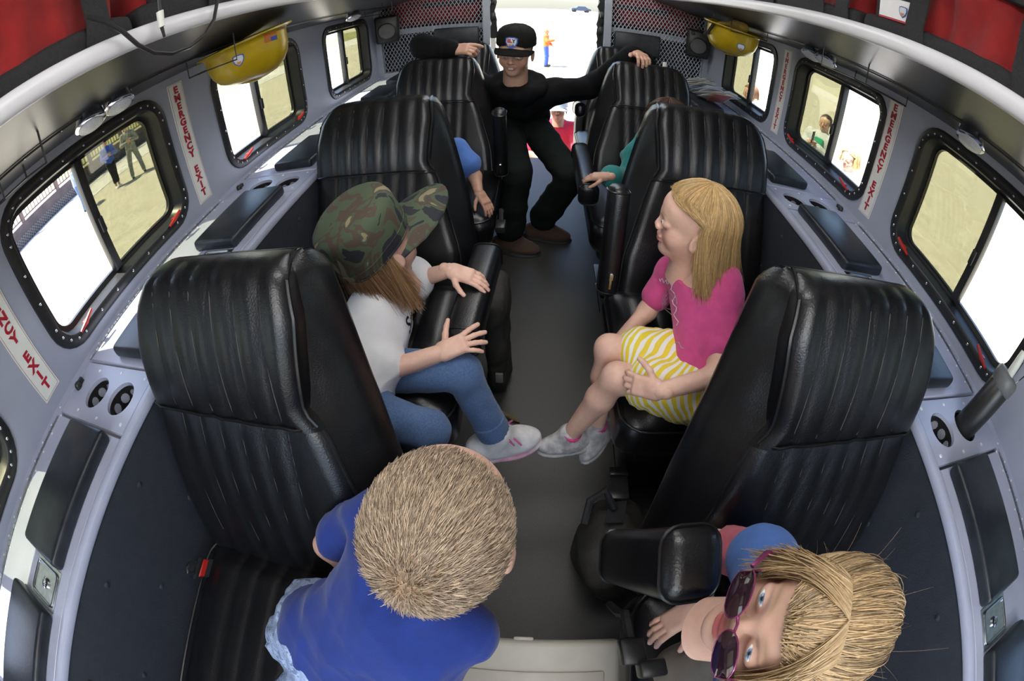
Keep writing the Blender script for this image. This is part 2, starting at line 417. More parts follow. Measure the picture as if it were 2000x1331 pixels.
def surface_nets(V, l, h):
    S = V < 0; nx, ny, nz = V.shape
    C = [(i, j, k) for i in (0, 1) for j in (0, 1) for k in (0, 1)]
    sl = lambda A, c: A[c[0]:nx-1+c[0], c[1]:ny-1+c[1], c[2]:nz-1+c[2]]
    cnt = sum(sl(S, c).astype(np.int8) for c in C); mix = (cnt > 0) & (cnt < 8)
    I = np.argwhere(mix); N = len(I)
    vals = np.stack([V[I[:, 0]+c[0], I[:, 1]+c[1], I[:, 2]+c[2]] for c in C], 1)
    acc = np.zeros((N, 3)); num = np.zeros(N)
    for a in range(8):
        for b in range(a+1, 8):
            ca, cb = np.array(C[a]), np.array(C[b])
            if np.abs(ca-cb).sum() != 1: continue
            va, vb = vals[:, a], vals[:, b]; cr = (va < 0) != (vb < 0)
            t = np.where(cr, va/(va-vb+1e-20), 0)
            acc += np.where(cr[:, None], ca+(cb-ca)*t[:, None], 0); num += cr
    P = l+h*(I+acc/num[:, None])
    ID = np.full(mix.shape, -1); ID[mix] = np.arange(N)
    F = []
    for axis in range(3):
        o1, o2 = [(1, 2), (2, 0), (0, 1)][axis]
        A0 = [slice(None)]*3; A1 = [slice(None)]*3
        A0[axis] = slice(0, -1); A1[axis] = slice(1, None)
        for o in (o1, o2): A0[o] = slice(1, -1); A1[o] = slice(1, -1)
        s0 = S[tuple(A0)]; s1 = S[tuple(A1)]; ch = np.argwhere(s0 != s1)
        if len(ch) == 0: continue
        fl = s0[tuple(ch.T)]
        base = ch.copy(); base[:, o1] += 1; base[:, o2] += 1
        def cell(d1, d2):
            q = base.copy(); q[:, o1] += d1; q[:, o2] += d2; return ID[tuple(q.T)]
        Q = np.stack([cell(-1, -1), cell(0, -1), cell(0, 0), cell(-1, 0)], 1)
        Q[~fl] = Q[~fl][:, ::-1]; F.append(Q)
    return P, np.concatenate(F)
def np_mesh(name, P, F, m, parent=None, smooth=180, col=None, kind=None, label=None):
    me = bpy.data.meshes.new(name); n = len(P); f = len(F); w = F.shape[1]
    me.vertices.add(n); me.vertices.foreach_set('co', np.ascontiguousarray(P, dtype=np.float32).ravel())
    me.loops.add(f*w); me.polygons.add(f)
    me.loops.foreach_set('vertex_index', np.ascontiguousarray(F, dtype=np.int32).ravel())
    me.polygons.foreach_set('loop_start', np.arange(0, f*w, w, dtype=np.int32))
    me.update(calc_edges=True); me.validate()
    if col is not None:
        a = me.color_attributes.new('Col', 'FLOAT_COLOR', 'POINT')
        c = np.ones((len(me.vertices), 4), np.float32); c[:, :3] = col[:len(me.vertices)]; a.data.foreach_set('color', c.ravel())
    finish(me, smooth)
    return link(name, me, m, parent, kind, label)
def wrinkle(amp, freq, seed, n=5):
    """folds in cloth: a few wandering ridges added to the distance field"""
    r = np.random.RandomState(seed); D = r.normal(size=(n, 3)); D /= np.linalg.norm(D, axis=1)[:, None]; ph = r.uniform(0, 6.28, n); fr = freq*r.uniform(.6, 1.5, n)
    D2 = r.normal(size=(n, 3))
    def f(P, o):
        w = 0
        for i in range(n):
            a = (P @ D[i])*fr[i]+ph[i]+1.3*np.sin((P @ D2[i])*fr[i]*.45); w = w+.5*np.sin(a)+(1.1*np.abs(np.sin(a*.8+.7))**.7-.75)
        return o+amp*w/math.sqrt(n)
    return f

# ------------------------------------------------------------------ ledge: hinged bin lids with arm pads, cup holder panels
LIDS = [(-.55, .21), (.385, 1.145), (1.32, 2.08), (2.255, 3.05)]
CUPS = [(.215, .38), (1.15, 1.315), (2.085, 2.25)]
wname = {-1: 'sunlit', 1: 'shaded'}
rowname = ['front', 'second', 'third', 'last']
for s in (-1, 1):
    for i, (lo, hi) in enumerate(LIDS):
        e = empty('bin_lid', (s*.95, (lo+hi)/2, LZ-.012), 'grey bin lid with black arm pads on the %s ledge, %s row' % (wname[s], rowname[i]), 'lid', 'bin lids of the window ledges')
        b = MB(); b.rbox((s*.953, (lo+hi)/2, LZ-.006), (.332, hi-lo-.004, .012), .003, 1); b.build('lid_panel', M_ledge, e)
        pads = [(lo+.02, lo+.335), (hi-.325, hi-.008)]
        for a, c in pads:
            b = MB(); b.rbox((s*.900, (a+c)/2, LZ+.017), (.170, c-a, .036), .012, 3); b.build('arm_pad', M_pad, e)
        yc = (pads[0][1]+pads[1][0])/2
        b = MB()
        for x0, x1, y0, y1, z0 in ((.82, .935, yc-.047, yc+.047, 0),): b.span((s*x0, y0, LZ), (s*x1, y1, LZ+.002))
        lt = b.build('latch', M_steel, e)
        b = MB(); b.tube([(s*x, y, LZ+.004) for x, y in rrect(.8775, yc, .098, .074, .01, 3)], .0028, 6, True); b.build('rim', M_steel, lt)
        b = MB(); b.lathe([(.013, 0), (.013, .004), (.009, .006), (.009, .003), (.002, .003)], (s*.873, yc, LZ+.002), (0, 0, 1), 16); b.lathe([(.006, 0), (.006, .004), (.001, .005)], (s*.873, yc, LZ+.004), (0, 0, 1), 8); b.build('lock_cylinder', M_chrome, lt)
        b = MB()
        n = int((hi-lo)/.016)
        for k in range(n): b.cyl((s*1.121, lo+k*.016+.001, LZ+.002), (s*1.121, lo+k*.016+.0145, LZ+.002), .0032, None, 7)
        b.build('hinge', M_steel, e, kind='stuff')
        b = MB()
        for y in np.arange(lo+.04, hi, .055):
            b.lathe([(.0038, 0), (.003, .0016), (.0004, .002)], (s*1.107, y, LZ), (0, 0, 1), 6); b.lathe([(.0038, 0), (.003, .0016), (.0004, .002)], (s*1.137, y+.02, LZ), (0, 0, 1), 6)
        b.build('rivets', M_lip, e, kind='stuff')
    for i, (lo, hi) in enumerate(CUPS):
        yc = (lo+hi)/2
        e = empty('cup_holder_panel', (s*.95, yc, LZ-.012), 'grey cup holder panel on the %s ledge between the %s and %s row lids' % (wname[s], rowname[i], rowname[i+1]), 'cup holder', 'cup holder panels of the ledges')
        hs = [circle(.864, yc, .045), circle(.983, yc, .045)]
        plate('panel', [(.787, lo+.002), (1.119, lo+.002), (1.119, hi-.002), (.787, hi-.002)], hs, lambda u, v, d, s=s: Vector((s*u, v, LZ-.010+d)), .010, M_ledge, e)
        for x in (.864, .983):
            b = MB(); b.lathe([(.0455, 0), (.0452, .0), (.043, -.09), (.001, -.092)], (s*x, yc, LZ-.010), (0, 0, 1), 24, False)
            cp = b.build('cup', M_blk, e)
            for k in range(8):  # pale discs put in for light showing through holes in the cup
                a = 2*PI*k/8+.2; b = MB(); d = Vector((math.cos(a), math.sin(a), 0))
                b.cyl(Vector((s*x, yc, LZ-.034))+d*.0412, Vector((s*x, yc, LZ-.034))+d*.0437, .0125, None, 10); b.build('cup_light_spot', M_wall, cp)
        b = MB()
        for x, dy in ((.81, .06), (.92, .065), (1.03, .06), (.81, -.06), (.92, -.065), (1.03, -.06)): b.lathe([(.005, 0), (.004, .002), (.0005, .0026)], (s*x, yc+dy, LZ), (0, 0, 1), 8)
        b.build('screws', M_lip, e, kind='stuff')
        b = MB(); b.lathe([(.011, 0), (.011, .012), (.008, .016), (.001, .017)], (s*1.088, yc, LZ), (0, 0, 1), 12); b.box((s*1.088, yc+.014, LZ+.008), (.012, .018, .012)); b.build('charger_plug', M_blk, e)

# ------------------------------------------------------------------ emergency exit signs
def sign(s, y0, y1, label):
    e = empty('exit_sign', (s*(WX-.001), (y0+y1)/2, 1.144), label, 'sign', 'emergency exit signs')
    b = MB(); b.span((s*WX, y0, .915), (s*(WX-.0025), y1, 1.373)); b.build('board', M_signw, e)
    b = MB(); b.tube([(s*(WX-.0028), u, v) for u, v in rrect((y0+y1)/2, 1.144, y1-y0-.008, .450, .004, 2)], .0005, 4, True); b.build('border', M_signr, e)
    txt = 'EMERGENCY EXIT'; z = 1.347; st = .0308
    for ch in txt:
        if ch != ' ':
            me = text_mesh(ch, .0350, .0018)
            for v in me.vertices: v.co = Vector((s*(WX-.003)-s*v.co.z, (y0+y1)/2+(v.co.x*1.15 if s < 0 else -v.co.x*1.15), z+v.co.y))
            finish(me, 0); link('letter', me, M_signr, e)
        z -= st
sign(-1, 1.075, 1.150, 'white emergency exit sign with red letters between the two middle sunlit windows')
sign(-1, .205, .278, 'white emergency exit sign beside the front cup holders on the sunlit side')
sign(1, 1.135, 1.207, 'white emergency exit sign on the shaded wall between the flashlight window and the next window')
sign(1, 1.957, 2.030, 'white emergency exit sign on the shaded wall next to the yellow hard hat window')

# ------------------------------------------------------------------ seats
T_ = lambda t: (.15+.27*t, .543+.537*t)
UY, UZ = .449, .893        # direction up the backrest
def lerp_tab(t, tab):
    return float(np.interp(t, [a for a, _ in tab], [c for _, c in tab]))
XO = [(-.1, .73), (.1, .742), (.8, .742), (.93, .728), (1.0, .70), (1.06, .665)]
XIF = [(-.1, .235), (.2, .250), (.45, .295), (.6, .325), (.66, .350), (.9, .340), (1.0, .350), (1.06, .375)]
XIB = [(-.1, .200), (.16, .205), (.43, .232), (.62, .260), (.79, .290), (.91, .312), (1.0, .332), (1.06, .358)]
PLEATS = [.395, .448, .500, .552, .604, .656]
def front_off(x, t, head):
    f = 0.
    if head: f += .026*max(0, math.sin(PI*min(max((t-.56)/.52, 0), 1)))**.55
    else: f += (.016*max(0, math.sin(PI*min(max((t+.1)/.8, 0), 1))) if t < .7 else -.006)
    xi, xo = lerp_tab(t, XIF), lerp_tab(t, XO)
    pls = [p for p in PLEATS if xi+.02 < p < xo-.03]
    if pls and pls[0]-.03 < x < pls[-1]+.055:
        dmin = min(abs(x-p) for p in pls); f -= .0055*math.exp(-(dmin/.009)**2)
    e = min(x-xi, xo-x); 
    if e < .03: f -= .020*(1-max(e, 0)/.03)**2
    return f
def seat_pt(x, t, off, s, yo):
    y, z = T_(t); return Vector((s*x, yo+y-UZ*off, z+UY*off))
def backrest_loops(s, yo, t0, t1, head, n):
    loops = []; D = .125
    ts = [(t0+(t1-t0)*i/n, 0) for i in range(n+1)]
    if True: ts += [(t1+.055*math.sin(a), .058*(1-math.cos(a))) for a in np.linspace(.2, PI/2*.97, 6)]
    if not head: ts = [(t0-.02, .02)]+ts
    for t, pinch in ts:
        xi, xo, xb = lerp_tab(t, XIF), lerp_tab(t, XO), lerp_tab(t, XIB)
        xs = sorted(set([round(x, 4) for x in np.linspace(xi, xo, 22)]+[p for p in PLEATS if xi+.02 < p < xo-.03]))
        xs = [xi+(xo-xi)*k/34 for k in range(35)]
        lp = [seat_pt(x, t, front_off(x, t, head)-pinch, s, yo) for x in xs]
        if head: lp += [seat_pt(xo-.002, t, -.030-pinch*.5, s, yo), seat_pt((xo+xi)/2, t, -.034-pinch*.5, s, yo), seat_pt(xi+.002, t, -.030-pinch*.5, s, yo)]; loops.append(lp if s > 0 else lp[::-1]); continue
        lp += [seat_pt(xo+.004, t, -.035-pinch*.6, s, yo), seat_pt(xo+.004, t, -D*.75+pinch*.6, s, yo), seat_pt(xo-.01, t, -D+pinch, s, yo)]
        lp += [seat_pt(xo-(xo-xb)*k/5, t, -D-.012*math.sin(PI*k/5)+pinch, s, yo) for k in range(1, 5)]
        lp += [seat_pt(xb+.008, t, -D*.96+pinch, s, yo), seat_pt(xb, t, -D*.8+pinch*.6, s, yo), seat_pt(xb+(xi-xb)*.30, t, -D*.5, s, yo), seat_pt(xb+(xi-xb)*.75, t, -D*.28-pinch*.5, s, yo)]
        loops.append(lp if s > 0 else lp[::-1])
    return loops
def make_seat(s, yo, root):
    b = MB(); b.loft(backrest_loops(s, yo, -.04, 1.0, False, 26)); b.build('backrest', M_leather, root, 60)
    b = MB(); b.loft(backrest_loops(s, yo, .605, 1.0, True, 14)); b.build('head_cushion', M_leather, root, 60)
    b = MB()
    ts = np.linspace(.0, .64, 12); b.tube([seat_pt(lerp_tab(t, XIF)+.002, t, front_off(lerp_tab(t, XIF)+.004, t, False)+.001, s, yo) for t in ts], .0036, 6)
    ts = np.linspace(.62, 1.05, 16); b.tube([seat_pt(lerp_tab(t, XIF)+.002, t, front_off(lerp_tab(t, XIF)+.004, t, True)+.001-(.05*max(0, t-1)/.05), s, yo) for t in ts], .0036, 6)
    b.tube([seat_pt(lerp_tab(t, XIB)+.045, t, -.062+.02*(1-t), s, yo) for t in np.linspace(.05, .98, 18)], .003, 6)
    b.tube([seat_pt(lerp_tab(t, XO), t, front_off(lerp_tab(t, XO), t, True)-.002-(.05*max(0, t-1)/.05), s, yo) for t in np.linspace(.62, 1.05, 16)], .0034, 6)
    xs = np.linspace(.34, .735, 14); b.tube([seat_pt(x, .615, front_off(x, .63, True)+.002, s, yo) for x in xs], .0028, 6)
    b.build('piping', M_pip, root)
    b = MB()
    for p in PLEATS:
        b.tube([seat_pt(p, t, front_off(p, t, True)+.0006-(.05*max(0, t-1)/.05), s, yo) for t in np.linspace(.63, 1.035, 18)], .0011, 4)
        b.tube([seat_pt(p, t, front_off(p, t, False)+.0006, s, yo) for t in np.linspace(.12, .61, 12)], .0008, 4)
    b.build('stitching', M_stitch, root)
    # cushion
    cx = s*.465
    S = SDF(.02); S.box((cx, yo-.095, .480), (.272, .275, .075), .055); S.box((cx, yo-.1, .515), (.225, .24, .06), .05)
    def post(P, o):
        x = np.abs(P[..., 0])-.465; w = np.zeros_like(o)
        for p in (-.13, -.075, -.02, .035, .09, .145): w += np.exp(-((x-p)/.007)**2)
        return o+.006*w*(P[..., 2] > .5)*(P[..., 1] > yo-.33)
    S.post = post
    P, F = S.mesh(.0085); np_mesh('cushion', P, F, M_leather, root)
    b = MB(); b.tube([(cx+u, yo-.095+v, .542) for u, v in rrect(0, 0, .535, .54, .07, 5)], .0036, 6, True); b.build('cushion_piping', M_pip, root)
    b = MB(); b.rbox((cx, yo-.06, .36), (.44, .40, .10), .02); b.rbox((cx, yo-.06, .16), (.26, .30, .32), .02); b.rbox((cx, yo-.06, .012), (.34, .38, .024), .006); b.build('pedestal', M_blk, root)
def armrest(root, a, b_, wid=.08, hei=.095, zipper=False, up=None):
    """padded arm from its hinge a to its front end b_"""
    a, b_ = Vector(a), Vector(b_); d = (b_-a); L = d.length; d.normalize(); x = Vector((1, 0, 0)); u = d.cross(x).normalized()
    if up is not None and u.dot(Vector(up)) < 0: u = -u
    x = u.cross(d); R = Matrix((x, d, u)).transposed(); c = (a+b_)/2
    m = MB(); m.rbox(c, (wid, L, hei), .026, 4, R); o = m.build('armrest', M_leather, root, 60)
    for sy in (-1, 1):
        m = MB(); m.tube([c+x*p+u*q_+d*(sy*(L/2-.018)) for p, q_ in rrect(0, 0, wid+.001, hei+.001, .028, 4)], .0028, 5, True); m.build('piping', M_pip, o)
    if zipper:
        m = MB(); m.box(c+u*(hei/2+.002)-d*(L*.32), (.006, .05, .004), R); m.box(c+u*(hei/2+.005)-d*(L*.28), (.010, .018, .006), R); m.build('zipper', M_chrome, o)
    return o
YO = [0, .92, 1.835, 2.54]
SEATLAB = {(-1, 0): 'black pleated leather seat holding the boy in the blue shirt', (1, 0): 'black pleated leather seat holding the girl with sunglasses',
 (-1, 1): 'black pleated leather seat holding the girl in the camouflage cap', (1, 1): 'black pleated leather seat holding the blond girl in pink',
 (-1, 2): 'black leather seat under the forearm of the man in the black cap', (1, 2): 'black leather seat of the child in teal, gripped by the man on top',
 (-1, 3): 'black leather seat the man in the black hoodie sits on', (1, 3): 'empty black leather seat by the open rear door opposite the man'}
SEAT = {}
for s in (-1, 1):
    for r in range(4):
        e = empty('bus_seat', (s*.465, YO[r], 0), SEATLAB[(s, r)], 'seat', 'black leather bus seats in four rows')
        if r == 0: make_seat(s, 0, e)
        else:
            for ch in SEAT[(s, 0)].children:
                c = ch.copy(); COL.objects.link(c); c.parent = e; c.location = Vector((-s*.465, 0, 0))
        SEAT[(s, r)] = e
armrest(SEAT[(1, 0)], (.160, .230, .62), (.192, .128, .905), .085, .10, up=(0, -1, 0))
armrest(SEAT[(1, 1)], (.195, 1.02, .58), (.205, 1.095, .905), .06, .085, True, up=(0, -1, 0))
armrest(SEAT[(1, 2)], (.175, 2.00, .665), (.175, 1.50, .660), .075, .09, up=(0, 0, 1))
armrest(SEAT[(1, 3)], (.215, 2.72, .70), (.215, 2.50, .74), .06, .085, up=(0, 0, 1))
armrest(SEAT[(-1, 0)], (-.165, .285, .54), (-.175, .315, .80), .07, .085, up=(0, -1, 0))
armrest(SEAT[(-1, 1)], (-.160, 1.10, .655), (-.185, .70, .660), .085, .09, up=(0, 0, 1))
armrest(SEAT[(-1, 2)], (-.19, 1.93, .55), (-.19, 1.87, .90), .06, .085, True, up=(0, -1, 0))

# ------------------------------------------------------------------ people
def N(v): v = np.array(v, float); return v/(np.linalg.norm(v)+1e-12)
def frame(fwd, up):
    f = N(fwd); u = N(np.array(up, float)-f*np.dot(up, f)); r = np.cross(f, u); return np.stack([r, f, u], 0)   # rows: right, forward, up
def add_hand(S, w, f, back, L, side=1, curl=(.5, .5, .55, .6), spread=.06, thumb=(.6, .75, -.25), tcurl=.4):
    w = _v(w); f = N(f); b = N(np.array(back, float)-f*np.dot(back, f)); t = -side*np.cross(f, b)
    S.box(w+f*.26*L, (.19*L, .27*L, .085*L), .075*L, (t, f, b), k=.05*L)
    S.cap(w-f*.12*L, w+f*.12*L, .125*L, .135*L, k=.1*L)
    for i, ln in enumerate((.40, .45, .42, .33)):
        p = w+f*(.49-.02*abs(i-1))*L+t*(.145-.098*i)*L; d = N(f+t*spread*(1.5-i)); r = (.052 if i < 3 else .045)*L
        a = curl[i] if hasattr(curl, '__len__') else curl
        ang = 0
        for j, fr in enumerate((.46, .30, .24)):
            ang += a*(.55, 1.0, .8)[j]; dd = d*math.cos(ang)-b*math.sin(ang); q = p+dd*fr*ln*L
            S.cap(p, q, r*(1-.06*j), r*(1-.06*(j+1)), k=.018*L); p = q
    p = w+f*.16*L+t*.15*L-b*.02*L; d = N(thumb[0]*f+thumb[1]*t+thumb[2]*b)
    for j, ln in enumerate((.17, .16, .13)):
        q = p+d*ln*L; S.cap(p, q, .068*L-.008*L*j, .060*L-.008*L*j, k=.03*L); p = q; d = N(d+f*tcurl-b*tcurl*.2)
def head_sdf(child=True, ears=True):
    S = SDF(.06); c = 1 if child else 0
    S.ell((0, -.07, .13), (.335+.015*c, .405, .375)); S.ell((0, .07, -.16), (.255+.03*c, .25, .31), k=.1); S.ell((0, .19, -.40), (.12, .115, .09), k=.09)
    S.ell((0, .22, .15), (.24, .17, .2), k=.12)
    for x in (-1, 1): S.ell((x*.16, .165, -.15), (.13, .13, .13), k=.07)
    S.ell((0, .335, .045), (.19, .05, .035), k=.06)
    for x in (-1, 1): S.ell((x*.135, .425, -.015), (.085, .085, .055), k=.05, sub=True)
    S.cap((0, .345, .03), (0, .42-.035*c, -.115), .03, .046-.004*c, k=.045)
    for x in (-1, 1): S.ell((x*.05, .375, -.135), (.038, .042, .034), k=.03)
    S.ell((0, .325, -.245), (.095, .042, .026), k=.03); S.ell((0, .318, -.292), (.08, .040, .028), k=.025)
    S.ell((0, .374, -.268), (.085, .022, .007), k=.018, sub=True)
    for x in (-1, 1):
        S.ell((x*.135, .306, -.015), (.085, .066, .058), k=.02)
        if ears:
            S.ell((x*.355, -.05, -.06), (.035, .085, .125), axes=((1, 0, 0), (0, .95, .3*1), (0, -.3, .95)), k=.03)
            S.ell((x*.395, -.02, -.05), (.03, .045, .07), k=.02, sub=True)
    S.cap((0, -.10, -.25), (0, -.13, -.85), .215 if child else .25, .225 if child else .27, k=.1)
    return S
HEADS = {}
def head_patch(c, fwd, up, h, child=True, skin=(.75, .48, .37), brow=(.35, .22, .12), lip=(.62, .22, .20), res=.016, ears=True):
    key = (child, res, ears)
    if key not in HEADS: HEADS[key] = head_sdf(child, ears).mesh(res, (-.52, -.6, -.8), (.52, .6, .6))
    P, F = HEADS[key]; R = frame(fwd, up)
    col = np.tile(np.array(skin), (len(P), 1)); x, y, z = P.T
    def mixc(w, cc): 
        nonlocal col; w = np.clip(w, 0, 1)[:, None]; col = col*(1-w)+np.array(cc)*w
    mixc(.35*np.exp(-(((np.abs(x)-.19)/.1)**2+((z+.15)/.1)**2))*(y > .1), (skin[0]*.95, skin[1]*.62, skin[2]*.55))
    mixc(1.2*np.exp(-((x/.085)**4+((z+.268)/.045)**4))*(y > .28), lip)
    bw = np.exp(-(((np.abs(x)-.135)/.085)**4+((z-.075-.012*np.cos((np.abs(x)-.14)*20))/.020)**2))*(y > .22); mixc(.75*bw, brow)
    return np.array(c)+(P*h) @ R, F, col, R
def eyes(parent, c, R, h, iris=(.10, .16, .26), look=(0, 1, 0)):
    for sx in (-1, 1):
        o = np.array((sx*.135, .315, -.015)); n = 14; vs = []; fs = []; col = []
        lk = N(look)
        for i in range(n+1):
            for j in range(18):
                a = PI*i/n; bb = 2*PI*j/18; d = np.array((math.sin(a)*math.cos(bb), math.cos(a), math.sin(a)*math.sin(bb)))
                p = o+d*np.array((.064, .066, .029)); vs.append(np.array(c)+(p*h) @ R)
                ang = math.acos(max(-1, min(1, float(d @ lk)))); col.append((.01, .01, .01) if ang < .22 else iris if ang < .48 else (.80, .78, .76))
        for i in range(n):
            for j in range(18): fs.append((i*18+j, i*18+(j+1) % 18, (i+1)*18+(j+1) % 18, (i+1)*18+j))
        np_mesh('eye', np.array(vs), np.array(fs), mat('eye_wet', (.8, .8, .8), .1, vcol=True, var=(.97, .97, .97), vscale=300), parent, 180, np.array(col))
M_skin = mat('skin', (.75, .48, .37), .45, vcol=True, var=(.95, .90, .88), vscale=90, bump=.08, bscale=500, sss=.12)
def join(parts):
    Ps, Fs, Cs, k = [], [], [], 0
    for P, F, c in parts: Ps.append(P); Fs.append(F+k); Cs.append(np.tile(np.array(c), (len(P), 1)) if np.ndim(c) == 1 else c); k += len(P)
    return np.concatenate(Ps), np.concatenate(Fs), np.concatenate(Cs)
def torso(S, J, s, inf=0., depth=1., width=1., hips=1.):
    r = N(J['shR']-J['shL']); up = N(J['neck']-J['pel']); f = N(np.cross(up, r)); r = np.cross(f, up); ax = (r, f, up)
    hw = np.linalg.norm(J['shR']-J['shL'])/2*width; L = np.linalg.norm(J['neck']-J['pel'])
    at_ = lambda k: J['pel']*(1-k)+J['neck']*k
    S.ell(at_(.70), (hw*.93+inf, .098*s*depth+inf, L*.30+inf), ax, k=.05*s)
    S.ell(at_(.36), (hw*.84+inf, .100*s*depth+inf, L*.32+inf), ax, k=.06*s)
    S.ell(at_(.06), (hw*.90*hips+inf, .108*s*depth+inf, L*.22+inf), ax, k=.06*s)
    S.cap(at_(.86)+r*hw*.55, J['shR'], .062*s+inf, .060*s+inf, k=.05*s); S.cap(at_(.86)-r*hw*.55, J['shL'], .062*s+inf, .060*s+inf, k=.05*s)
    S.cap(at_(.85), J['neck'], .075*s+inf, .055*s+inf, k=.05*s)
    return ax
def person(name, label, J, s, head, hands=None, skin=(.75, .48, .37), shirt=None, bottom=None, res=.006, group=None, hres=.016, brow=(.35, .22, .12), lip=(.62, .22, .20), child=True, hand_len=None, depth=1., iris=(.10, .16, .26), look=(0, 1, 0), ears=True, base=None, armr=1., legr=1., cat='person'):
    J = {k: np.array(v, float) for k, v in J.items()}
    e = empty(name, base if base is not None else (J['pel'][0], J['pel'][1], min(J[k][2] for k in J)), label, cat, group)
    S = SDF(.03*s); torso(S, J, s, 0, depth)
    HL = hand_len or .175*s
    patches = []
    for q in 'LR':
        S.cap(J['neck'], J['neck'], .05*s)
        if 'el'+q in J: S.chain([J['sh'+q], J['el'+q], J['wr'+q]], [.050*s*armr, .042*s*armr, .031*s*armr])
        if 'kn'+q in J: S.chain([J['hip'+q], J['kn'+q]], [.085*s*legr, .058*s*legr])
        if 'an'+q in J:
            m_ = J['kn'+q]*.68+J['an'+q]*.32; S.cap(J['kn'+q], m_, .056*s*legr, .056*s*legr); S.cap(m_, J['an'+q], .056*s*legr, .036*s*legr)
    P, F = S.mesh(res); patches.append((P, F, skin))
    hc = np.array(head['c'], float); h = head['h']
    hp, hf, hcol, HR = head_patch(hc, head['fwd'], head['up'], h, child, skin, brow, lip, hres, ears)
    patches.append((hp, hf, hcol))
    for q, kw in (hands or {}).items():
        H = SDF(.01); kw = dict(kw); f = kw.pop('f'); bk = kw.pop('back')
        add_hand(H, J['wr'+q], f, bk, HL, 1 if q == 'R' else -1, **kw) if True else None
        P, F = H.mesh(HL*.021); patches.append((P, F, skin))
    P, F, C = join(patches)
    np_mesh('body', P, F, M_skin, e, 180, C)
    if hres < .025: eyes(e, hc, HR, h, iris, look)
    if shirt:
        S = SDF(.03*s); inf = shirt.get('inf', .010*s); torso(S, J, s, inf, depth*1.02, hips=shirt.get('hips', 1.0))
        fr = shirt.get('sleeve', .6)
        for q in 'LR':
            if 'el'+q not in J: continue
            a, b_, c = J['sh'+q], J['el'+q], J['wr'+q]; loose = shirt.get('loose', .014)*s
            if fr <= 1: S.cap(a, a+(b_-a)*fr, .054*s*armr+inf, .05*s*armr+inf+loose)
            else: S.chain([a, b_, b_+(c-b_)*(fr-1)], [.054*s*armr+inf, .048*s*armr+inf, .036*s*armr+inf+loose*.4])
        if 'extra' in shirt: shirt['extra'](S, J)
        S.post = wrinkle(shirt.get('amp', .0022), shirt.get('freq', 55), shirt.get('seed', 1))
        P, F = S.mesh(shirt.get('res', res)); np_mesh(shirt.get('name', 'shirt'), P, F, shirt['m'], e, label=shirt.get('label'))
    if bottom:
        S = SDF(.03*s); inf = bottom.get('inf', .008*s); fr = bottom.get('leg', 1.9)
        r = N(J['shR']-J['shL']); up = N(J['neck']-J['pel']); f = N(np.cross(up, r)); r = np.cross(f, up); hw = np.linalg.norm(J['shR']-J['shL'])/2
        S.ell(J['pel']+up*.02*s, (hw*.9+inf, .108*s*depth+inf, .10*s+inf), (r, f, up))
        for q in 'LR':
            if 'kn'+q not in J: continue
            a, b_ = J['hip'+q], J['kn'+q]
            if fr <= 1: S.cap(a, a+(b_-a)*fr, .088*s*legr+inf, .07*s*legr+inf+bottom.get('loose', .02)*s)
            else:
                S.cap(a, b_, .088*s*legr+inf, .062*s*legr+inf)
                if 'an'+q in J:
                    c = b_+(J['an'+q]-b_)*(fr-1); S.cap(b_, c, .062*s*legr+inf, .050*s*legr+inf+bottom.get('loose', .006)*s)
        S.post = wrinkle(bottom.get('amp', .0022), bottom.get('freq', 50), bottom.get('seed', 2))
        P, F = S.mesh(bottom.get('res', res)); np_mesh(bottom.get('name', 'trousers'), P, F, bottom['m'], e, label=bottom.get('label'))
    return e, HR, J
def shoe(parent, an, toe_dir, up, L, m_up, m_sole, name='shoe', label=None, laces=None):
    """an = ankle point; the sole lies L*.36 below it"""
    an = _v(an); f = N(toe_dir); u = N(np.array(up, float)-f*np.dot(up, f)); r = np.cross(f, u); ax = (r, f, u)
    o = an-u*L*.20
    S = SDF(.03); S.ell(o-f*L*.10, (.17*L, .25*L, .17*L), ax); S.cap(o+u*.02*L, an+u*.06*L, .165*L, .15*L); S.ell(o+f*L*.25-u*.05*L, (.185*L, .34*L, .125*L), ax); S.cap(an+f*.03*L, o+f*L*.3, .13*L, .10*L)
    S.box(o+f*L*.12-u*.24*L, (.5*L, .9*L, .12*L), .01, ax, sub=True, k=.01)
    P, F = S.mesh(.0045); e = np_mesh(name, P, F, m_up, parent, label=label)
    S = SDF(.02); S.ell(o-f*L*.14-u*.15*L, (.19*L, .24*L, .09*L), ax); S.ell(o+f*L*.22-u*.15*L, (.215*L, .40*L, .085*L), ax)
    S.box(o+f*L*.1-u*.27*L, (.6*L, 1.0*L, .09*L), .005, ax, sub=True, k=.008)
    P, F = S.mesh(.0045); np_mesh('sole', P, F, m_sole, e)
    if laces:
        b = MB(); 
        for k in range(4):
            c = o+f*L*(.10+.07*k)+u*L*(.20-.035*k); b.tube([c-r*.075*L, c+u*.015*L, c+r*.075*L], .0028, 6)
        c = o+f*L*.10+u*L*.23
        for sx in (-1, 1): b.tube([c, c+r*sx*.10*L+u*.05*L, c+r*sx*.20*L+u*.01*L+f*.05*L, c+r*sx*.10*L-f*.0*L, c], .0026, 6); b.tube([c, c+r*sx*.12*L-u*.03*L+f*.10*L, c+r*sx*.17*L-u*.1*L+f*.16*L], .0026, 6)
        b.build('laces', laces, e, kind='stuff')
    return e
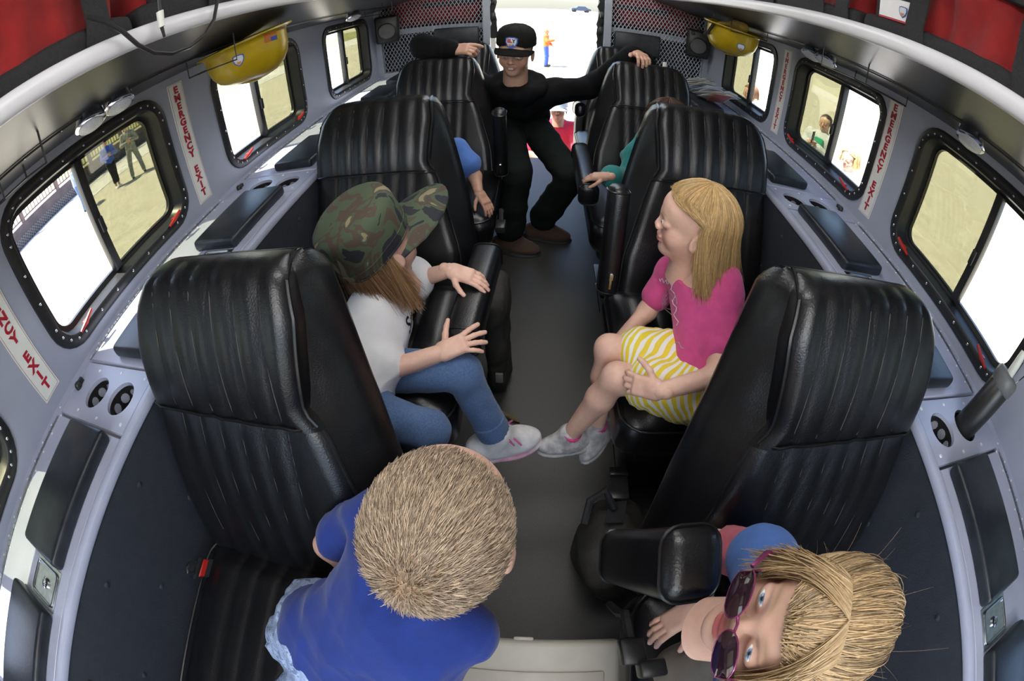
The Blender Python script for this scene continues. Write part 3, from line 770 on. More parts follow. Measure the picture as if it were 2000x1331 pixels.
def ribbon_mesh(name, strands, w, m, parent, cols, kind='stuff'):
    """strands: list of (n,3) arrays -> thin three-sided tubes"""
    A_ = np.stack(strands); ns, n, _ = A_.shape
    T = np.gradient(A_, axis=1); T /= np.linalg.norm(T, axis=2, keepdims=True)+1e-9
    ref = np.random.RandomState(3).normal(size=(ns, 1, 3)); U = np.cross(T, ref); U /= np.linalg.norm(U, axis=2, keepdims=True)+1e-9; V = np.cross(T, U)
    tp = (np.linspace(1, .25, n)**.7)[None, :, None]*w
    ring = np.stack([A_+(U*math.cos(a)+V*math.sin(a))*tp for a in (0, 2.1, 4.2)], 2)        # ns,n,3,3
    P = ring.reshape(-1, 3); idx = np.arange(ns*n*3).reshape(ns, n, 3); F = []
    for k in range(3): F.append(np.stack([idx[:, :-1, k], idx[:, :-1, (k+1) % 3], idx[:, 1:, (k+1) % 3], idx[:, 1:, k]], -1).reshape(-1, 4))
    C = np.repeat(np.repeat(cols[:, None, :], n, 1).reshape(-1, 3), 3, 0)
    return np_mesh(name, P, np.concatenate(F), m, parent, 180, C, kind)
M_hair = mat('hair', (.5, .35, .2), .38, vcol=True, var=(.82, .78, .74), vscale=120, spec=.6)
def long_hair(parent, c, R, h, col, length=.9, n=2600, w=.0011, top=.415, seed=1, part=.0, face=62, base_w=1.0, lift=1.0, drift=(0, 0, 0), cap_only=False, flare=.12):
    """hair combed from a parting over the skull and hanging down; the same flow gives a solid underlayer and the strands"""
    rs = np.random.RandomState(seed); cc = np.array((0, -.07, .13)); rad = np.array((.385, .470, .420))*lift; drift = np.array(drift, float)
    def flow(phi, layer, ln, m):
        # phi: 0 = forward, +-pi = back ; from the parting down
        a = np.abs(phi); sg = np.sign(phi) if phi != 0 else 1
        pts = []
        for t in np.linspace(0, 1, m):
            psi = min(t*(1.62+ln), 1.62)
            w_ = min(max((psi-.98)/.42, 0), 1); ph = max(a, a+(math.radians(face)-a)*w_*w_*(3-2*w_)) if a < math.radians(face) else a
            d = np.array((math.sin(psi)*math.sin(ph)*sg, math.sin(psi)*math.cos(ph), math.cos(psi)))
            p = cc+rad*layer*d
            if psi < .25: p = p+np.array((part*(1-psi/.25), 0, 0))
            ex = t*(1.62+ln)-1.62
            if ex > 0:
                p = p+np.array((d[0]*flare*ex, d[1]*flare*.6*ex-(.12*ex if a < 1.6 else 0), -ex*.62))+drift*ex*ex
            pts.append(p)
        return np.array(pts)
    if True:
        m = 22; cols_ = []
        phis = np.concatenate([np.linspace(-PI, -math.radians(face), 24), np.linspace(-math.radians(face)*.95, math.radians(face)*.95, 13), np.linspace(math.radians(face), PI, 24)])
        G = [flow(p, .985*base_w, length*.80, m) for p in phis]
        P = np.concatenate(G); F = [(i*m+j, (i+1)*m+j, (i+1)*m+j+1, i*m+j+1) for i in range(len(phis)-1) for j in range(m-1)]
        np_mesh('hair_underlayer', np.array(c)+(P*h) @ R, np.array(F), M_hair, parent, 180, np.tile(np.array(col)*.62, (len(P), 1)))
    st = []; cs = []
    for i in range(n):
        phi = rs.uniform(-PI, PI); st.append(flow(phi, 1.0+rs.normal()*.012+.012, length*rs.uniform(.70, 1.12), 16))
        st[-1] = st[-1]+rs.normal(size=3)*.006+np.outer(np.linspace(0, 1, 16)**2, rs.normal(size=3)*np.array((.05, .05, .025)))
        cs.append(np.array(col)*rs.uniform(.62, 1.3)*np.array((1, rs.uniform(.94, 1.04), rs.uniform(.88, 1.08))))
    return ribbon_mesh('hair', [np.array(c)+(p*h) @ R for p in st], w, M_hair, parent, np.array(cs))

def cloth(name, c, var=None, scale=40, rough=.85, bump=.35, bscale=500, **k): return mat(name, c, rough, var=var or tuple(x*.86 for x in c), vscale=scale, bump=bump, bscale=bscale, sheen=.15, **k)
M_pink = cloth('pink_jersey', (.72, .085, .29)); M_white = cloth('white_jersey', (.92, .93, .95), (.88, .89, .92)); M_blue = cloth('royal_blue_jersey', (.009, .036, .25))
M_hood = mat('black_fleece', (.0030, .0032, .0042), .9, var=(.0024, .0026, .0034), bump=.3, bscale=500, spec=.25); M_green = mat('dark_green_twill', (.0055, .0095, .0075), .9, var=(.004, .0075, .006), bump=.3, bscale=500, spec=.25); M_skyblue = cloth('sky_blue_jersey', (.085, .20, .56))
M_teal = cloth('teal_jersey', (.01, .20, .19)); M_jean = cloth('blue_denim', (.095, .175, .34), (.065, .125, .26), 260, bump=.6)
M_denimlt = ramp_mat('light_denim', [(0, (.30, .40, .62)), (.45, (.42, .52, .72)), (.58, (.17, .24, .42))], 55, detail=5, distort=1.5, bump=.6)
M_camo = ramp_mat('woodland_camouflage', [(0, (.018, .019, .026)), (.40, (.066, .092, .050)), (.505, (.075, .052, .036)), (.575, (.066, .092, .050)), (.61, (.25, .21, .12))], 15, detail=2.5, distort=.9, stretch=(1, 1, .75))
M_stripe = ramp_mat('yellow_white_stripes', [(0, (.84, .66, .05)), (.55, (.86, .86, .82))], 62, kind='wave', axis=(.50, -.62, .60))
M_brown = cloth('brown_suede', (.075, .042, .026)); M_soleblk = mat('black_sole', (.012, .012, .012), .7, var=(.02, .02, .02))
M_shoew = mat('white_trainer', (.82, .82, .82), .45, var=(.7, .7, .71), vscale=60, bump=.2); M_solep = mat('pink_sole', (.62, .20, .36), .5, var=(.8, .75, .78), vscale=14)
M_sil = mat('silver_trainer', (.62, .61, .60), .45, var=(.34, .33, .33), vscale=45, bump=.3); M_solew = mat('grey_sole', (.55, .54, .5), .6, var=(.4, .4, .37))
M_lacep = cloth('pink_laces', (.62, .12, .34)); M_sock = cloth('pink_sock', (.8, .08, .28)); M_cap = mat('black_cap_twill', (.006, .006, .0055), .9, var=(.0045, .0045, .004), bump=.3, bscale=500, spec=.25)

# --- girl in pink on the second seat
Jp = dict(neck=A(1376, 522, Y=.86), shL=A(1412, 605, Y=.765), elL=A(1400, 735, Y=.585), wrL=A(1290, 764, Y=.560), shR=A(1312, 530, Y=.95), elR=A(1264, 608, Y=.91), wrR=A(1208, 668, Y=.83),
          pel=A(1378, 752, Z=.628), hipL=A(1375, 775, Z=.612), hipR=A(1345, 700, Z=.614), knL=A(1205, 738, Z=.615), knR=A(1190, 682, Z=.615), anL=A(1112, 850, Z=.355), anR=A(1165, 838, Z=.345))
SK = (.78, .50, .39)
ep, HRp, _ = person('person', 'blond child in a pink shirt and yellow striped skirt sitting on the seat', Jp, .62,
    dict(c=A(1352, 438, Y=.875), fwd=(-.95, .20, .10), up=(.08, -.02, 1), h=.205),
    dict(L=dict(f=Vector(A(1240, 752, Y=.590))-A(1290, 764, Y=.560), back=(.1, -.75, .6), curl=(.55, .6, .6, .7), thumb=(.55, .8, .1)), R=dict(f=(-.7, -.2, -.7), back=(-.6, .4, .6), curl=.7)),
    skin=SK, shirt=dict(m=M_pink, extra=lambda S, J: S.ell(J['neck']+np.array((-.035, -.015, .02)), (.062, .075, .055), k=.008, sub=True), sleeve=.62, inf=.007, loose=.006, amp=.0016, freq=70), bottom=None, res=.005, hand_len=.125, brow=(.45, .30, .16), look=(0, 1, .15))
# skirt
S = SDF(.03); pel = np.array(Jp['pel'])
for q in 'LR': S.cap(np.array(Jp['hip'+q]), np.array(Jp['hip'+q])*.36+np.array(Jp['kn'+q])*.64, .070, .064)
S.ell(pel+(0.02, 0, .01), (.105, .115, .075)); S.cap(np.array(Jp['hipL'])+(.02, -.03, -.03), np.array(Jp['hipL'])*.7+np.array(Jp['knL'])*.3+np.array((0, -.03, -.035)), .035, .03)
S.post = wrinkle(.0028, 95, 7); P, F = S.mesh(.0048); np_mesh('skirt', P, F, M_stripe, ep)
long_hair(ep, A(1352, 438, Y=.875), HRp, .205, (.74, .51, .235), length=1.02, n=5600, w=.0008, seed=4, face=90, drift=(0, -.10, 0), flare=.16)
shoe(ep, Jp['anL'], Vector(A(1040, 858, Z=.335))-A(1112, 850, Z=.35), (.35, .1, 1), .165, M_sil, M_solew)
shoe(ep, Jp['anR'], Vector(A(1120, 912, Z=.29))-A(1172, 838, Z=.335), (.2, .5, .8), .165, M_sil, M_solew)
for q in 'LR':
    b = MB(); a = Vector(Jp['an'+q]); d = (Vector(Jp['kn'+q])-a).normalized(); b.lathe([(.031, -.03), (.031, .0), (.0305, .018), (.026, .02)], a, d, 16); b.build('sock', M_sock, ep)

# --- girl in the camouflage cap
Jc = dict(neck=A(757, 582, Y=.79), shR=A(712, 655, Y=.69), elR=A(745, 728, Y=.60), wrR=A(858, 690, Y=.655), shL=A(775, 545, Y=.885), elL=A(812, 548, Y=.93), wrL=A(878, 528, Z=.735),
          pel=A(700, 770, Z=.640), hipR=A(690, 795, Z=.622), hipL=A(735, 722, Z=.622), knR=A(838, 842, Z=.612), knL=A(902, 728, Z=.62), anL=A(968, 850, Z=.41), anR=A(800, 940, Z=.36))
HC = A(742, 478, Y=.80); FW = (.58, .74, .40); UPV = (-.25, -.30, .92)
ec, HRc, _ = person('person', 'child in a camouflage cap, white shirt and jeans with one arm on the armrest', Jc, .62,
    dict(c=HC, fwd=FW, up=UPV, h=.205),
    dict(R=dict(f=Vector(A(910, 668, Y=.68))-A(858, 690, Y=.655), back=(.0, -.35, .93), curl=(.15, .25, .3, .35), spread=.22, thumb=(.35, .9, .0), tcurl=.1), L=dict(f=Vector(A(935, 545, Z=.722))-A(878, 528, Z=.735), back=(.1, -.2, .97), curl=(.3, .35, .4, .45), thumb=(.55, .75, -.1))),
    skin=SK, shirt=dict(m=M_white, sleeve=.75, inf=.010, loose=.04, amp=.0032, freq=55, seed=5), bottom=dict(m=M_jean, leg=1.86, inf=.006, amp=.002, freq=80, name='jeans'), res=.005, hand_len=.125)
long_hair(ec, HC, HRc, .205, (.40, .24, .12), length=1.05, n=2600, w=.0009, seed=9, face=96, lift=.92)
sh_ = shoe(ec, Jc['anL'], Vector(A(1078, 850, Z=.385))-A(955, 880, Z=.40), (-.12, -.15, 1), .235, M_shoew, M_solep, laces=M_lacep)
shoe(ec, Jc['anR'], (.8, -.1, -.3), (.2, 0, 1), .18, M_shoew, M_solep)
b = MB(); a = Vector(Jc['anL']); d = (Vector(Jc['knL'])-a).normalized(); b.lathe([(.036, .01), (.0445, .012), (.0445, .058), (.041, .06)], a, d, 20); b.build('turn_up', M_jean, ec)
b = MB(); d = (Vector(Jc['wrR'])-Vector(Jc['elR'])).normalized(); b.lathe([(.029, 0), (.031, .002), (.031, .016), (.029, .018)], Vector(Jc['elR'])+d*.004, d, 18); b.build('bracelet', ramp_mat('bead_colours', [(0, (.75, .3, .45)), (.4, (.8, .8, .85)), (.5, (.3, .3, .7)), (.58, (.8, .75, .8))], 220), ec)
def cap_mesh(parent, c, R, h, m, patrol=True, m_brim=None):
    c = np.array(c); L2 = lambda p: Vector(c+(np.array(p)*h) @ R)
    b = MB(); loops = []
    if patrol: prof = [(1.00, .10), (1.03, .12), (1.03, .24), (1.045, .30), (1.05, .48), (1.0, .56), (.86, .605), (.5, .625), (.02, .632)]
    else: prof = [(1.0, .10), (1.02, .13), (1.015, .26), (.97, .34), (.87, .425), (.69, .485), (.44, .525), (.2, .54), (.02, .543)]
    for sc, z in prof:
        loops.append([L2((.385*sc*math.cos(a), -.06+.45*sc*math.sin(a)-(.04 if z < .2 else .03 if z < .26 else 0)*0, z-(.10*max(0, -math.sin(a)) if z < .28 else 0))) for a in np.linspace(0, 2*PI, 41)[:-1]])
    b.loft(loops, False, True); o = b.build('cap', m, parent, 60)
    b = MB(); n = 17; top = []; bot = []
    ln = .58 if patrol else .24
    for k in range(6):
        f = k/5; rowt = []
        for j in range(n):
            a = math.radians((10 if patrol else 18)+(160 if patrol else 144)*j/(n-1)); w_ = math.sin(PI*j/(n-1))**.55
            x = .385*math.cos(a)*(1+.08*f); y = -.06+.45*math.sin(a)+ln*f*w_
            z = .12-.55*(abs(x)/.385)**2*.20-.16*f*w_*(1.0 if patrol else .6)
            rowt.append((x, y, z))
        top.append(rowt)
    G = [L2(p) for r in top for p in r]+[L2((p[0], p[1], p[2]-.022)) for r in top for p in r]; K = 6*n; Fs = []
    for i in range(5):
        for j in range(n-1): Fs.append((i*n+j, i*n+j+1, (i+1)*n+j+1, (i+1)*n+j)); Fs.append((K+i*n+j, K+(i+1)*n+j, K+(i+1)*n+j+1, K+i*n+j+1))
    for j in range(n-1): Fs.append((5*n+j, 5*n+j+1, K+5*n+j+1, K+5*n+j)); Fs.append((j, K+j, K+j+1, j+1))
    for i in range(5):
        for j in (0, n-1): Fs.append((i*n+j, (i+1)*n+j, K+(i+1)*n+j, K+i*n+j))
    b.add(G, Fs); b.build('brim', m_brim or m, o, 50)
    b = MB()
    for z in ((.135, .235) if patrol else (.14,)): b.tube([L2((.385*1.045*math.cos(a), -.06+.45*1.045*math.sin(a), z-.10*max(0, -math.sin(a)))) for a in np.linspace(0, 2*PI, 41)[:-1]], .0011, 4, True)
    if not patrol:
        for a in np.linspace(0, PI, 4)[:-1]: b.tube([L2((.385*sc*1.01*math.cos(a)*sg, -.06+.45*sc*1.01*math.sin(a)*sg, z+.004)) for sg in (1, -1) for sc, z in (prof[2:] if sg == 1 else prof[2:][::-1])], .0009, 4)
    b.build('seam', m, o)
    return o
cap_mesh(ec, HC, HRc, .218, M_camo, True)

# --- boy in blue
HB = A(868, 1035, D=.475); 
Jb = dict(neck=np.array(HB)+(-.03, -.07, -.115), shL=A(728, 1015, Z=.79), elL=A(640, 1066, Z=.69), wrL=A(690, 1120, Z=.64), shR=A(905, 1235, Z=.81), elR=A(800, 1345, Z=.72), wrR=A(700, 1350, Z=.66),
          pel=A(625, 1262, Z=.655), hipL=A(585, 1255, Z=.630), hipR=A(600, 1370, Z=.630), knL=A(620, 1190, Z=.622), knR=A(760, 1400, Z=.618))
eb, HRb, _ = person('person', 'small boy with cropped hair in a royal blue shirt and denim shorts', Jb, .60,
    dict(c=HB, fwd=(.20, .97, .02), up=(.0, -.06, 1), h=.205), dict(L=dict(f=(.6, -.5, -.2), back=(0, .2, .95)), R=dict(f=(-.9, .1, -.4), back=(0, -.5, .8))),
    skin=SK, armr=.92, shirt=dict(m=M_blue, sleeve=.60, inf=.009, loose=.022, amp=.0042, freq=60, seed=11), bottom=dict(m=M_denimlt, leg=.95, inf=.012, amp=.004, freq=110, name='shorts', seed=3), res=.005, hand_len=.12, depth=1.1)
# cropped hair growing from a whorl at the crown
rs = np.random.RandomState(12); st = []; cs = []; cc = np.array((0, -.07, .13)); rad = np.array((.352, .408, .378)); wh = N((-.04, -.80, .45))
while len(st) < 22000:
    d = N(rs.normal(size=3)); p = cc+rad*d*(1+.05*max(0, d[1]))
    if p[1] > .28 and p[2] < .30 or p[2] < -.17+.12*rs.rand() or (p[2] < .06 and p[1] > -.12 and p[2] < .30-.0): 
        if not (p[1] < -.12 and p[2] > -.20): continue
    n_ = N(d/rad); fl_ = d-wh; fl_ = fl_-n_*np.dot(fl_, n_); swirl = np.cross(n_, fl_); g = N(fl_+.35*swirl*math.exp(-3*np.linalg.norm(d-wh))+rs.normal(size=3)*.10)
    dd = N(n_*.45+g); ln = rs.uniform(.05, .085); q = [p-n_*.01, p+dd*ln*.5, p+N(n_*.18+g)*ln]
    st.append(np.array(HB)+(np.array(q)*.205) @ HRb); cs.append(np.array((.53, .415, .30))*rs.uniform(.45, 1.5))
ribbon_mesh('hair', st, .00065, M_hair, eb, np.array(cs))
P, F = SDF(.02).ell(cc, rad*1.0).mesh(.02); k = (P[:, 1] < .2) & ((P[:, 2] > .06) | ((P[:, 1] < -.12) & (P[:, 2] > -.18))) | (P[:, 2] > .38)
np_mesh('hair_underlayer', np.array(HB)+(P*1.012*.205) @ HRb, F[k[F].all(1)], M_hair, eb, 180, np.tile(np.array((.40, .27, .17)), (len(P), 1)))

# --- girl with sunglasses
HS = A(1556, 1228, D=.45); FS = (-.86, .16, .42); US = (.42, -.25, .86)
Js = dict(neck=np.array(HS)+(.03, .0, -.125), shR=np.array(A(1492, 1092, Z=.84)), elR=A(1400, 1045, Z=.74)+Vector((-.005, -.02, 0)), wrR=A(1365, 1185, Z=.71), shL=np.array(HS)+(.0, -.115, -.18), elL=np.array(HS)+(-.04, -.16, -.34), wrL=np.array(HS)+(-.16, -.1, -.36),
          pel=np.array((.46, .02, .645)), hipR=np.array((.43, .07, .628)), hipL=np.array((.43, -.05, .628)), knR=np.array((.262, .0, .622)), knL=np.array((.29, -.21, .622)), anR=np.array((.37, -.16, .612)), anL=np.array((.42, -.27, .612)))
es, HRs, _ = person('person', 'blond child wearing dark sunglasses and a sky blue top beside the raised armrest', Js, .60,
    dict(c=HS, fwd=FS, up=US, h=.184), dict(R=dict(f=(-.75, -.35, -.35), back=(-.3, .2, .9), curl=(.5, .5, .5, .5))),
    skin=SK, lip=(.70, .20, .20), shirt=dict(m=M_skyblue, sleeve=.12, inf=.012, loose=.012, amp=.0022, freq=45, seed=21), bottom=dict(m=cloth('khaki', (.22, .19, .15)), leg=1.8, seed=4), res=.0052, hand_len=.12, iris=(.12, .20, .32), look=(-.1, .9, .35))

# sunglasses girl: hair pulled back into a tail, loose strands, sunglasses on the nose
hS = .184; LS = lambda p: Vector(np.array(HS)+(np.array(p)*hS) @ HRs)
rs = np.random.RandomState(31); st = []; cs = []; tie = N((0, -.98, .10)); cc = np.array((0, -.07, .13)); rad = np.array((.362, .428, .395))
def arc(d0, d1, m, lay):
    o = math.acos(max(-1, min(1, float(d0 @ d1)))); t = np.linspace(0, 1, m)[:, None]
    D = (np.sin((1-t)*o)*d0+np.sin(t*o)*d1)/(math.sin(o)+1e-6); return cc+rad*lay*D
blond = np.array((.55, .40, .225))
while len(st) < 7500:
    a = rs.uniform(-2.1, 2.1); z = rs.uniform(.13, .75) if abs(a) < 1.0 else rs.uniform(-.35, .75)
    d0 = N((math.sin(a)*math.sqrt(max(0, 1-z*z)), math.cos(a)*math.sqrt(max(0, 1-z*z)), z))
    p = arc(d0, N(tie+rs.normal(size=3)*.10), 15, 1.03+rs.uniform(-.01, .05)); p[:, 2] += .015*np.sin(np.linspace(0, PI, 15))*rs.rand()
    p[:, 1] += .050*np.clip(p[:, 1]/.36, 0, 1); p = p+np.outer(np.linspace(0, 1, 15)**1.5, rs.normal(size=3)*.03)
    st.append(p); cs.append(blond*rs.uniform(.4, 1.6))
for i in range(1300):      # fringe falling across the brow and over the ear
    a = rs.uniform(-1.5, 1.5); sg = 1 if a > 0 else -1; p0 = cc+rad*1.08*N((math.sin(a)*.5, .62, .62))+np.array((0, .03, .02)); p2 = np.array((sg*rs.uniform(.24, .44), rs.uniform(.0, .30), rs.uniform(-.28, .02))); p1 = np.array((sg*.28, .47, .30))+rs.normal(size=3)*.02
    t = np.linspace(0, 1, 15)[:, None]; st.append((1-t)**2*p0+2*t*(1-t)*p1+t*t*p2); cs.append(blond*rs.uniform(.7, 1.45))
fly = []
for i in range(60):      # flyaway hairs
    d0 = N(rs.normal(size=3)+np.array((0, -.6, .5))); p0 = cc+rad*1.0*d0; t = np.linspace(0, 1, 15)[:, None]; fly.append(p0+d0*t*rs.uniform(.03, .14)+rs.normal(size=3)*.10*t*t+np.array((0, -.18, .02))*t)
for i in range(500):
    p0 = cc+rad*tie*1.05; d = rs.normal(size=3)*np.array((.07, .05, .05)); t = np.linspace(0, 1, 15)[:, None]; st.append(p0+d*(.4+t)+np.array((0, -.22, -.05))*np.sin(t*PI/2)+np.array((0, -.05, -.42))*t*t); cs.append(blond*rs.uniform(.6, 1.3))
ribbon_mesh('hair', [np.array(HS)+(p*hS) @ HRs for p in st], .00075, M_hair, es, np.array(cs))
ribbon_mesh('flyaway_hair', [np.array(HS)+(p*hS) @ HRs for p in fly], .0002, M_hair, es, np.tile(blond, (len(fly), 1)))
P, F = SDF(.02).ell(cc, rad*1.025).mesh(.02); P[:, 1] += .045*np.clip(P[:, 1]/.36, 0, 1); k = ((P[:, 1] < .12) & (P[:, 2] > -.02)) | ((P[:, 1] < -.12) & (P[:, 2] > -.22)) | (P[:, 2] > .22)
np_mesh('hair_underlayer', np.array(HS)+(P*hS) @ HRs, F[k[F].all(1)], M_hair, es, 180, np.tile(blond*.62, (len(P), 1)))
M_lens = mat('dark_lens', (.020, .008, .014), .06, var=(.03, .012, .02), spec=.8); M_gfr = mat('pink_metal_frame', (.45, .10, .26), .2, .7, var=(.3, .06, .18))
gl = empty('sunglasses', LS((0, .42, -.08)), 'dark oval sunglasses with thin pink frame on the blond child\'s nose', 'sunglasses')
for sx in (-1, 1):
    b = MB(); cx = .155
    ring = lambda sc, dy: [LS((sx*(cx+.125*sc*math.cos(a)), .455-.10*(.125*sc*math.cos(a))*1.6+dy-.10*(sc*math.cos(a) > .9), -.085+.078*sc*math.sin(a)*(1 if abs(math.sin(a)) < .9 else .97))) for a in np.linspace(0, 2*PI, 25)[:-1]]
    b.loft([ring(1.0, -.004), ring(1.0, .004), ring(.6, .014), ring(.05, .016)]); b.build('lens', M_lens, gl, 60)
    b = MB(); b.tube(ring(1.02, 0), .0009, 6, True); b.build('rim', M_gfr, gl)
    b = MB(); b.tube([LS((sx*.285, .43, -.06)), LS((sx*.36, .36, -.04)), LS((sx*.41, .10, .0)), LS((sx*.40, -.10, .0)), LS((sx*.385, -.17, -.08))], [.0024, .003, .0022, .002, .002], 6); b.build('temple_arm', M_gfr, gl)
b = MB(); b.tube([LS((-.04, .462, -.06)), LS((0, .470, -.045)), LS((.04, .462, -.06))], .0014, 6); b.build('bridge', M_gfr, gl)
b = MB(); b.lathe([(.016, -.004), (.019, 0), (.016, .004)], LS(cc+rad*tie*1.08), Vector(tie @ HRs), 14); b.build('hair_tie', M_lacep, es)
for q, d in (('R', (.5, -.8, 0)), ('L', (.9, -.2, 0))): shoe(es, Vector(Js['an'+q])+Vector((0, 0, .02)), d, (0, 0, 1), .15, M_sil, M_solew)
# pink sleeve showing at the shoulder, white trim
S = SDF(.02); S.cap(np.array(Js['shR'])*.8+np.array(Js['elR'])*.2, np.array(Js['shR'])*.35+np.array(Js['elR'])*.65, .040, .042); S.post = wrinkle(.006, 80, 8); P, F = S.mesh(.005); np_mesh('sleeve', P, F, cloth('dusty_pink', (.50, .12, .16)), es)

# --- man in the black hoodie
HM = A(1006, 103, Y=2.27)
Jm = dict(neck=A(1012, 172, Y=2.38), shR=A(945, 172, Y=2.45), elR=A(826, 99, Y=2.42)+Vector((0, 0, .03)), wrR=A(882, 106, Y=2.29)+Vector((0, 0, .025)), shL=A(1085, 178, Y=2.42), elL=A(1150, 172, Y=2.54), wrL=Vector((A(1240, 122, Y=2.36).x, 2.365, 1.138)),
          pel=np.array((-.15, 2.62, .66)), hipR=np.array((-.225, 2.58, .668)), hipL=np.array((-.06, 2.57, .610)), knR=np.array((-.122, 2.09, .490)), knL=np.array((.150, 2.08, .48)), anR=A(995, 452, Z=.125), anL=A(1058, 428, Z=.125))
SKM = (.62, .37, .27)
em, HRm, _ = person('person', 'man in a black cap, black hoodie and dark green trousers leaning forward', Jm, 1.0,
    dict(c=HM, fwd=(-.16, -.97, -.14), up=(.05, -.12, 1), h=.245),
    dict(R=dict(f=Vector(A(938, 103, Y=2.25))-A(882, 106, Y=2.29), back=(.2, -.75, .65), curl=(.35, .9, .95, 1.0), thumb=(.8, .4, -.4)), L=dict(f=(.20, -.97, .0), back=(.0, .0, 1), curl=(.75, .8, .8, .8), spread=.12, thumb=(.75, .6, .05))),
    skin=SKM, brow=(.07, .045, .03), lip=(.50, .20, .17), child=False, hand_len=.185, res=.009, hres=.017, iris=(.06, .05, .04), look=(-.1, .9, -.3),
    shirt=dict(m=M_hood, sleeve=1.93, inf=.018, loose=.02, amp=.005, freq=32, seed=6, name='hoodie'), legr=.98, bottom=dict(m=M_green, leg=1.93, inf=.012, loose=.022, amp=.005, freq=34, seed=9))
S = SDF(.03); nk = np.array(Jm['neck']); R_ = HRm
ring = [nk+np.array((.115*math.cos(a), -.02+.085*math.sin(a), .015+.035*math.sin(a))) for a in np.linspace(0, 2*PI, 13)]
S.chain(ring, [.038+.012*max(0, math.sin(a)) for a in np.linspace(0, 2*PI, 13)]); S.cap(nk+np.array((.05, .10, .02)), nk+np.array((-.05, .10, .02)), .05, .05); S.cap(nk+(0, -.02, -.02), nk+(0, .03, -.06), .10, .13)
S.post = wrinkle(.004, 45, 14); P, F = S.mesh(.008); np_mesh('hood', P, F, M_hood, em)
mc = cap_mesh(em, np.array(HM)+(np.array((0, -.03, .085))*.245) @ HRm, HRm, .252, M_cap, False)
# short hair at the temples
P, F = SDF(.02).ell((0, -.07, .13), (.345, .413, .385)).mesh(.025); k = (P[:, 1] < .05) & (P[:, 2] > -.12) & (P[:, 2] < .3); np_mesh('hair', np.array(HM)+(P*.245) @ HRm, F[k[F].all(1)], M_hair, em, 180, np.tile(np.array((.035, .025, .02)), (len(P), 1)))
b = MB(); b.rbox(Vector(np.array(HM)+(np.array((0, .372, -.267))*.245) @ HRm), (.026, .006, .008), .002, 1, Matrix([list(r) for r in HRm]).transposed()); b.build('teeth', mat('teeth', (.8, .77, .7), .3, var=(.75, .72, .65)), em)
for q, toe in (('R', A(1036, 486, Z=.03)), ('L', A(1112, 462, Z=.03))):
    d = Vector(toe)-Vector(Jm['an'+q]); d.z = 0; shoe(em, Vector(Jm['an'+q])+Vector((0, 0, -.02)), d, (0, 0, 1), .30, M_brown, M_soleblk, 'boot')
def shield(parent, target, o, ux, uy, size, letters=True):
    """stitched shield badge laid on the surface of target"""
    me = target.data; off = target.matrix_world.translation*0
    T = BVHTree.FromPolygons([v.co[:] for v in me.vertices], [p.vertices[:] for p in me.polygons])
    ux, uy = Vector(ux).normalized(), Vector(uy); uy = (uy-ux*uy.dot(ux)).normalized(); n = ux.cross(uy); o = Vector(o)
    def lay(vs, lift):
        out = []
        for x, y in vs:
            p = o+ux*x*size+uy*y*size; h = T.ray_cast(p+n*.06, -n, .14); out.append((h[0] if h[0] is not None else p)+n*lift)
        return out
    sh = [(-.5, .42), (-.25, .5), (.25, .5), (.5, .42), (.52, .05), (.36, -.30), (0, -.58), (-.36, -.30), (-.52, .05)]
    def poly(name, pts, m, lift):
        c = (sum(p[0] for p in pts)/len(pts), sum(p[1] for p in pts)/len(pts)); P = lay([c]+[(c[0]+(p[0]-c[0])*.5, c[1]+(p[1]-c[1])*.5) for p in pts]+list(pts), lift); k = len(pts); b = MB()
        b.add(P, [(0, 1+i, 1+(i+1) % k) for i in range(k)]+[(1+i, 1+k+i, 1+k+(i+1) % k, 1+(i+1) % k) for i in range(k)]); return b.build(name, m, parent, 0)
    root = poly('badge', sh, mat('badge_blue', (.05, .10, .42), .6, var=(.04, .08, .36)), .0015)
    parent_old, parent = parent, parent
    poly('badge_field', [(x*.80, y*.80) for x, y in sh], mat('badge_white', (.62, .66, .72), .6, var=(.55, .6, .66)), .0026)
    poly('badge_base', [(-.24, -.14), (.24, -.14), (.20, -.25), (0, -.43), (-.20, -.25)], mat('badge_orange', (.65, .22, .05), .6, var=(.5, .2, .06)), .0034)
    if letters:
        for ch, x, m in (('E', -.24, mat('badge_red', (.5, .02, .03), .6, var=(.4, .02, .03))), ('L', -.05, mat('badge_red', (.5, .02, .03))), ('Y', .2, mat('badge_black', (.01, .01, .015), .6, var=(.02, .02, .02)))):
            tm = text_mesh(ch, .42, .02, 0); b = MB(); b.add(lay([(x+v.co.x, .14+v.co.y) for v in tm.vertices], .0045), [p.vertices[:] for p in tm.polygons]); b.build('letter', m, parent, 0)
def child(o, nm): return [c for c in o.children if c.name.split('.')[0] == nm][0]
shield(em, child(em, 'hoodie'), A(1026, 207, Y=2.30), (1, 0, 0), (0, -.25, 1), .066)
shield(mc, mc, np.array(HM)+(np.array((.0, .38, .32))*.252) @ HRm, Vector(-HRm[0]), (0, .35, 1), .058)

# --- child in light blue on the seat behind the camouflage cap; child in teal opposite
J5 = dict(neck=(-.43, 1.72, .80), shL=(-.30, 1.66, .765), elL=A(928, 345, Y=1.66), wrL=A(935, 376, Z=.625), shR=(-.55, 1.74, .76), elR=(-.58, 1.62, .62), wrR=(-.5, 1.5, .60), pel=(-.46, 1.74, .64), hipL=(-.38, 1.70, .622), hipR=(-.53, 1.70, .622), knL=(-.36, 1.42, .605), knR=(-.52, 1.42, .605), anL=(-.36, 1.39, .36), anR=(-.52, 1.39, .36))
J5 = {k: Vector(v) for k, v in J5.items()}
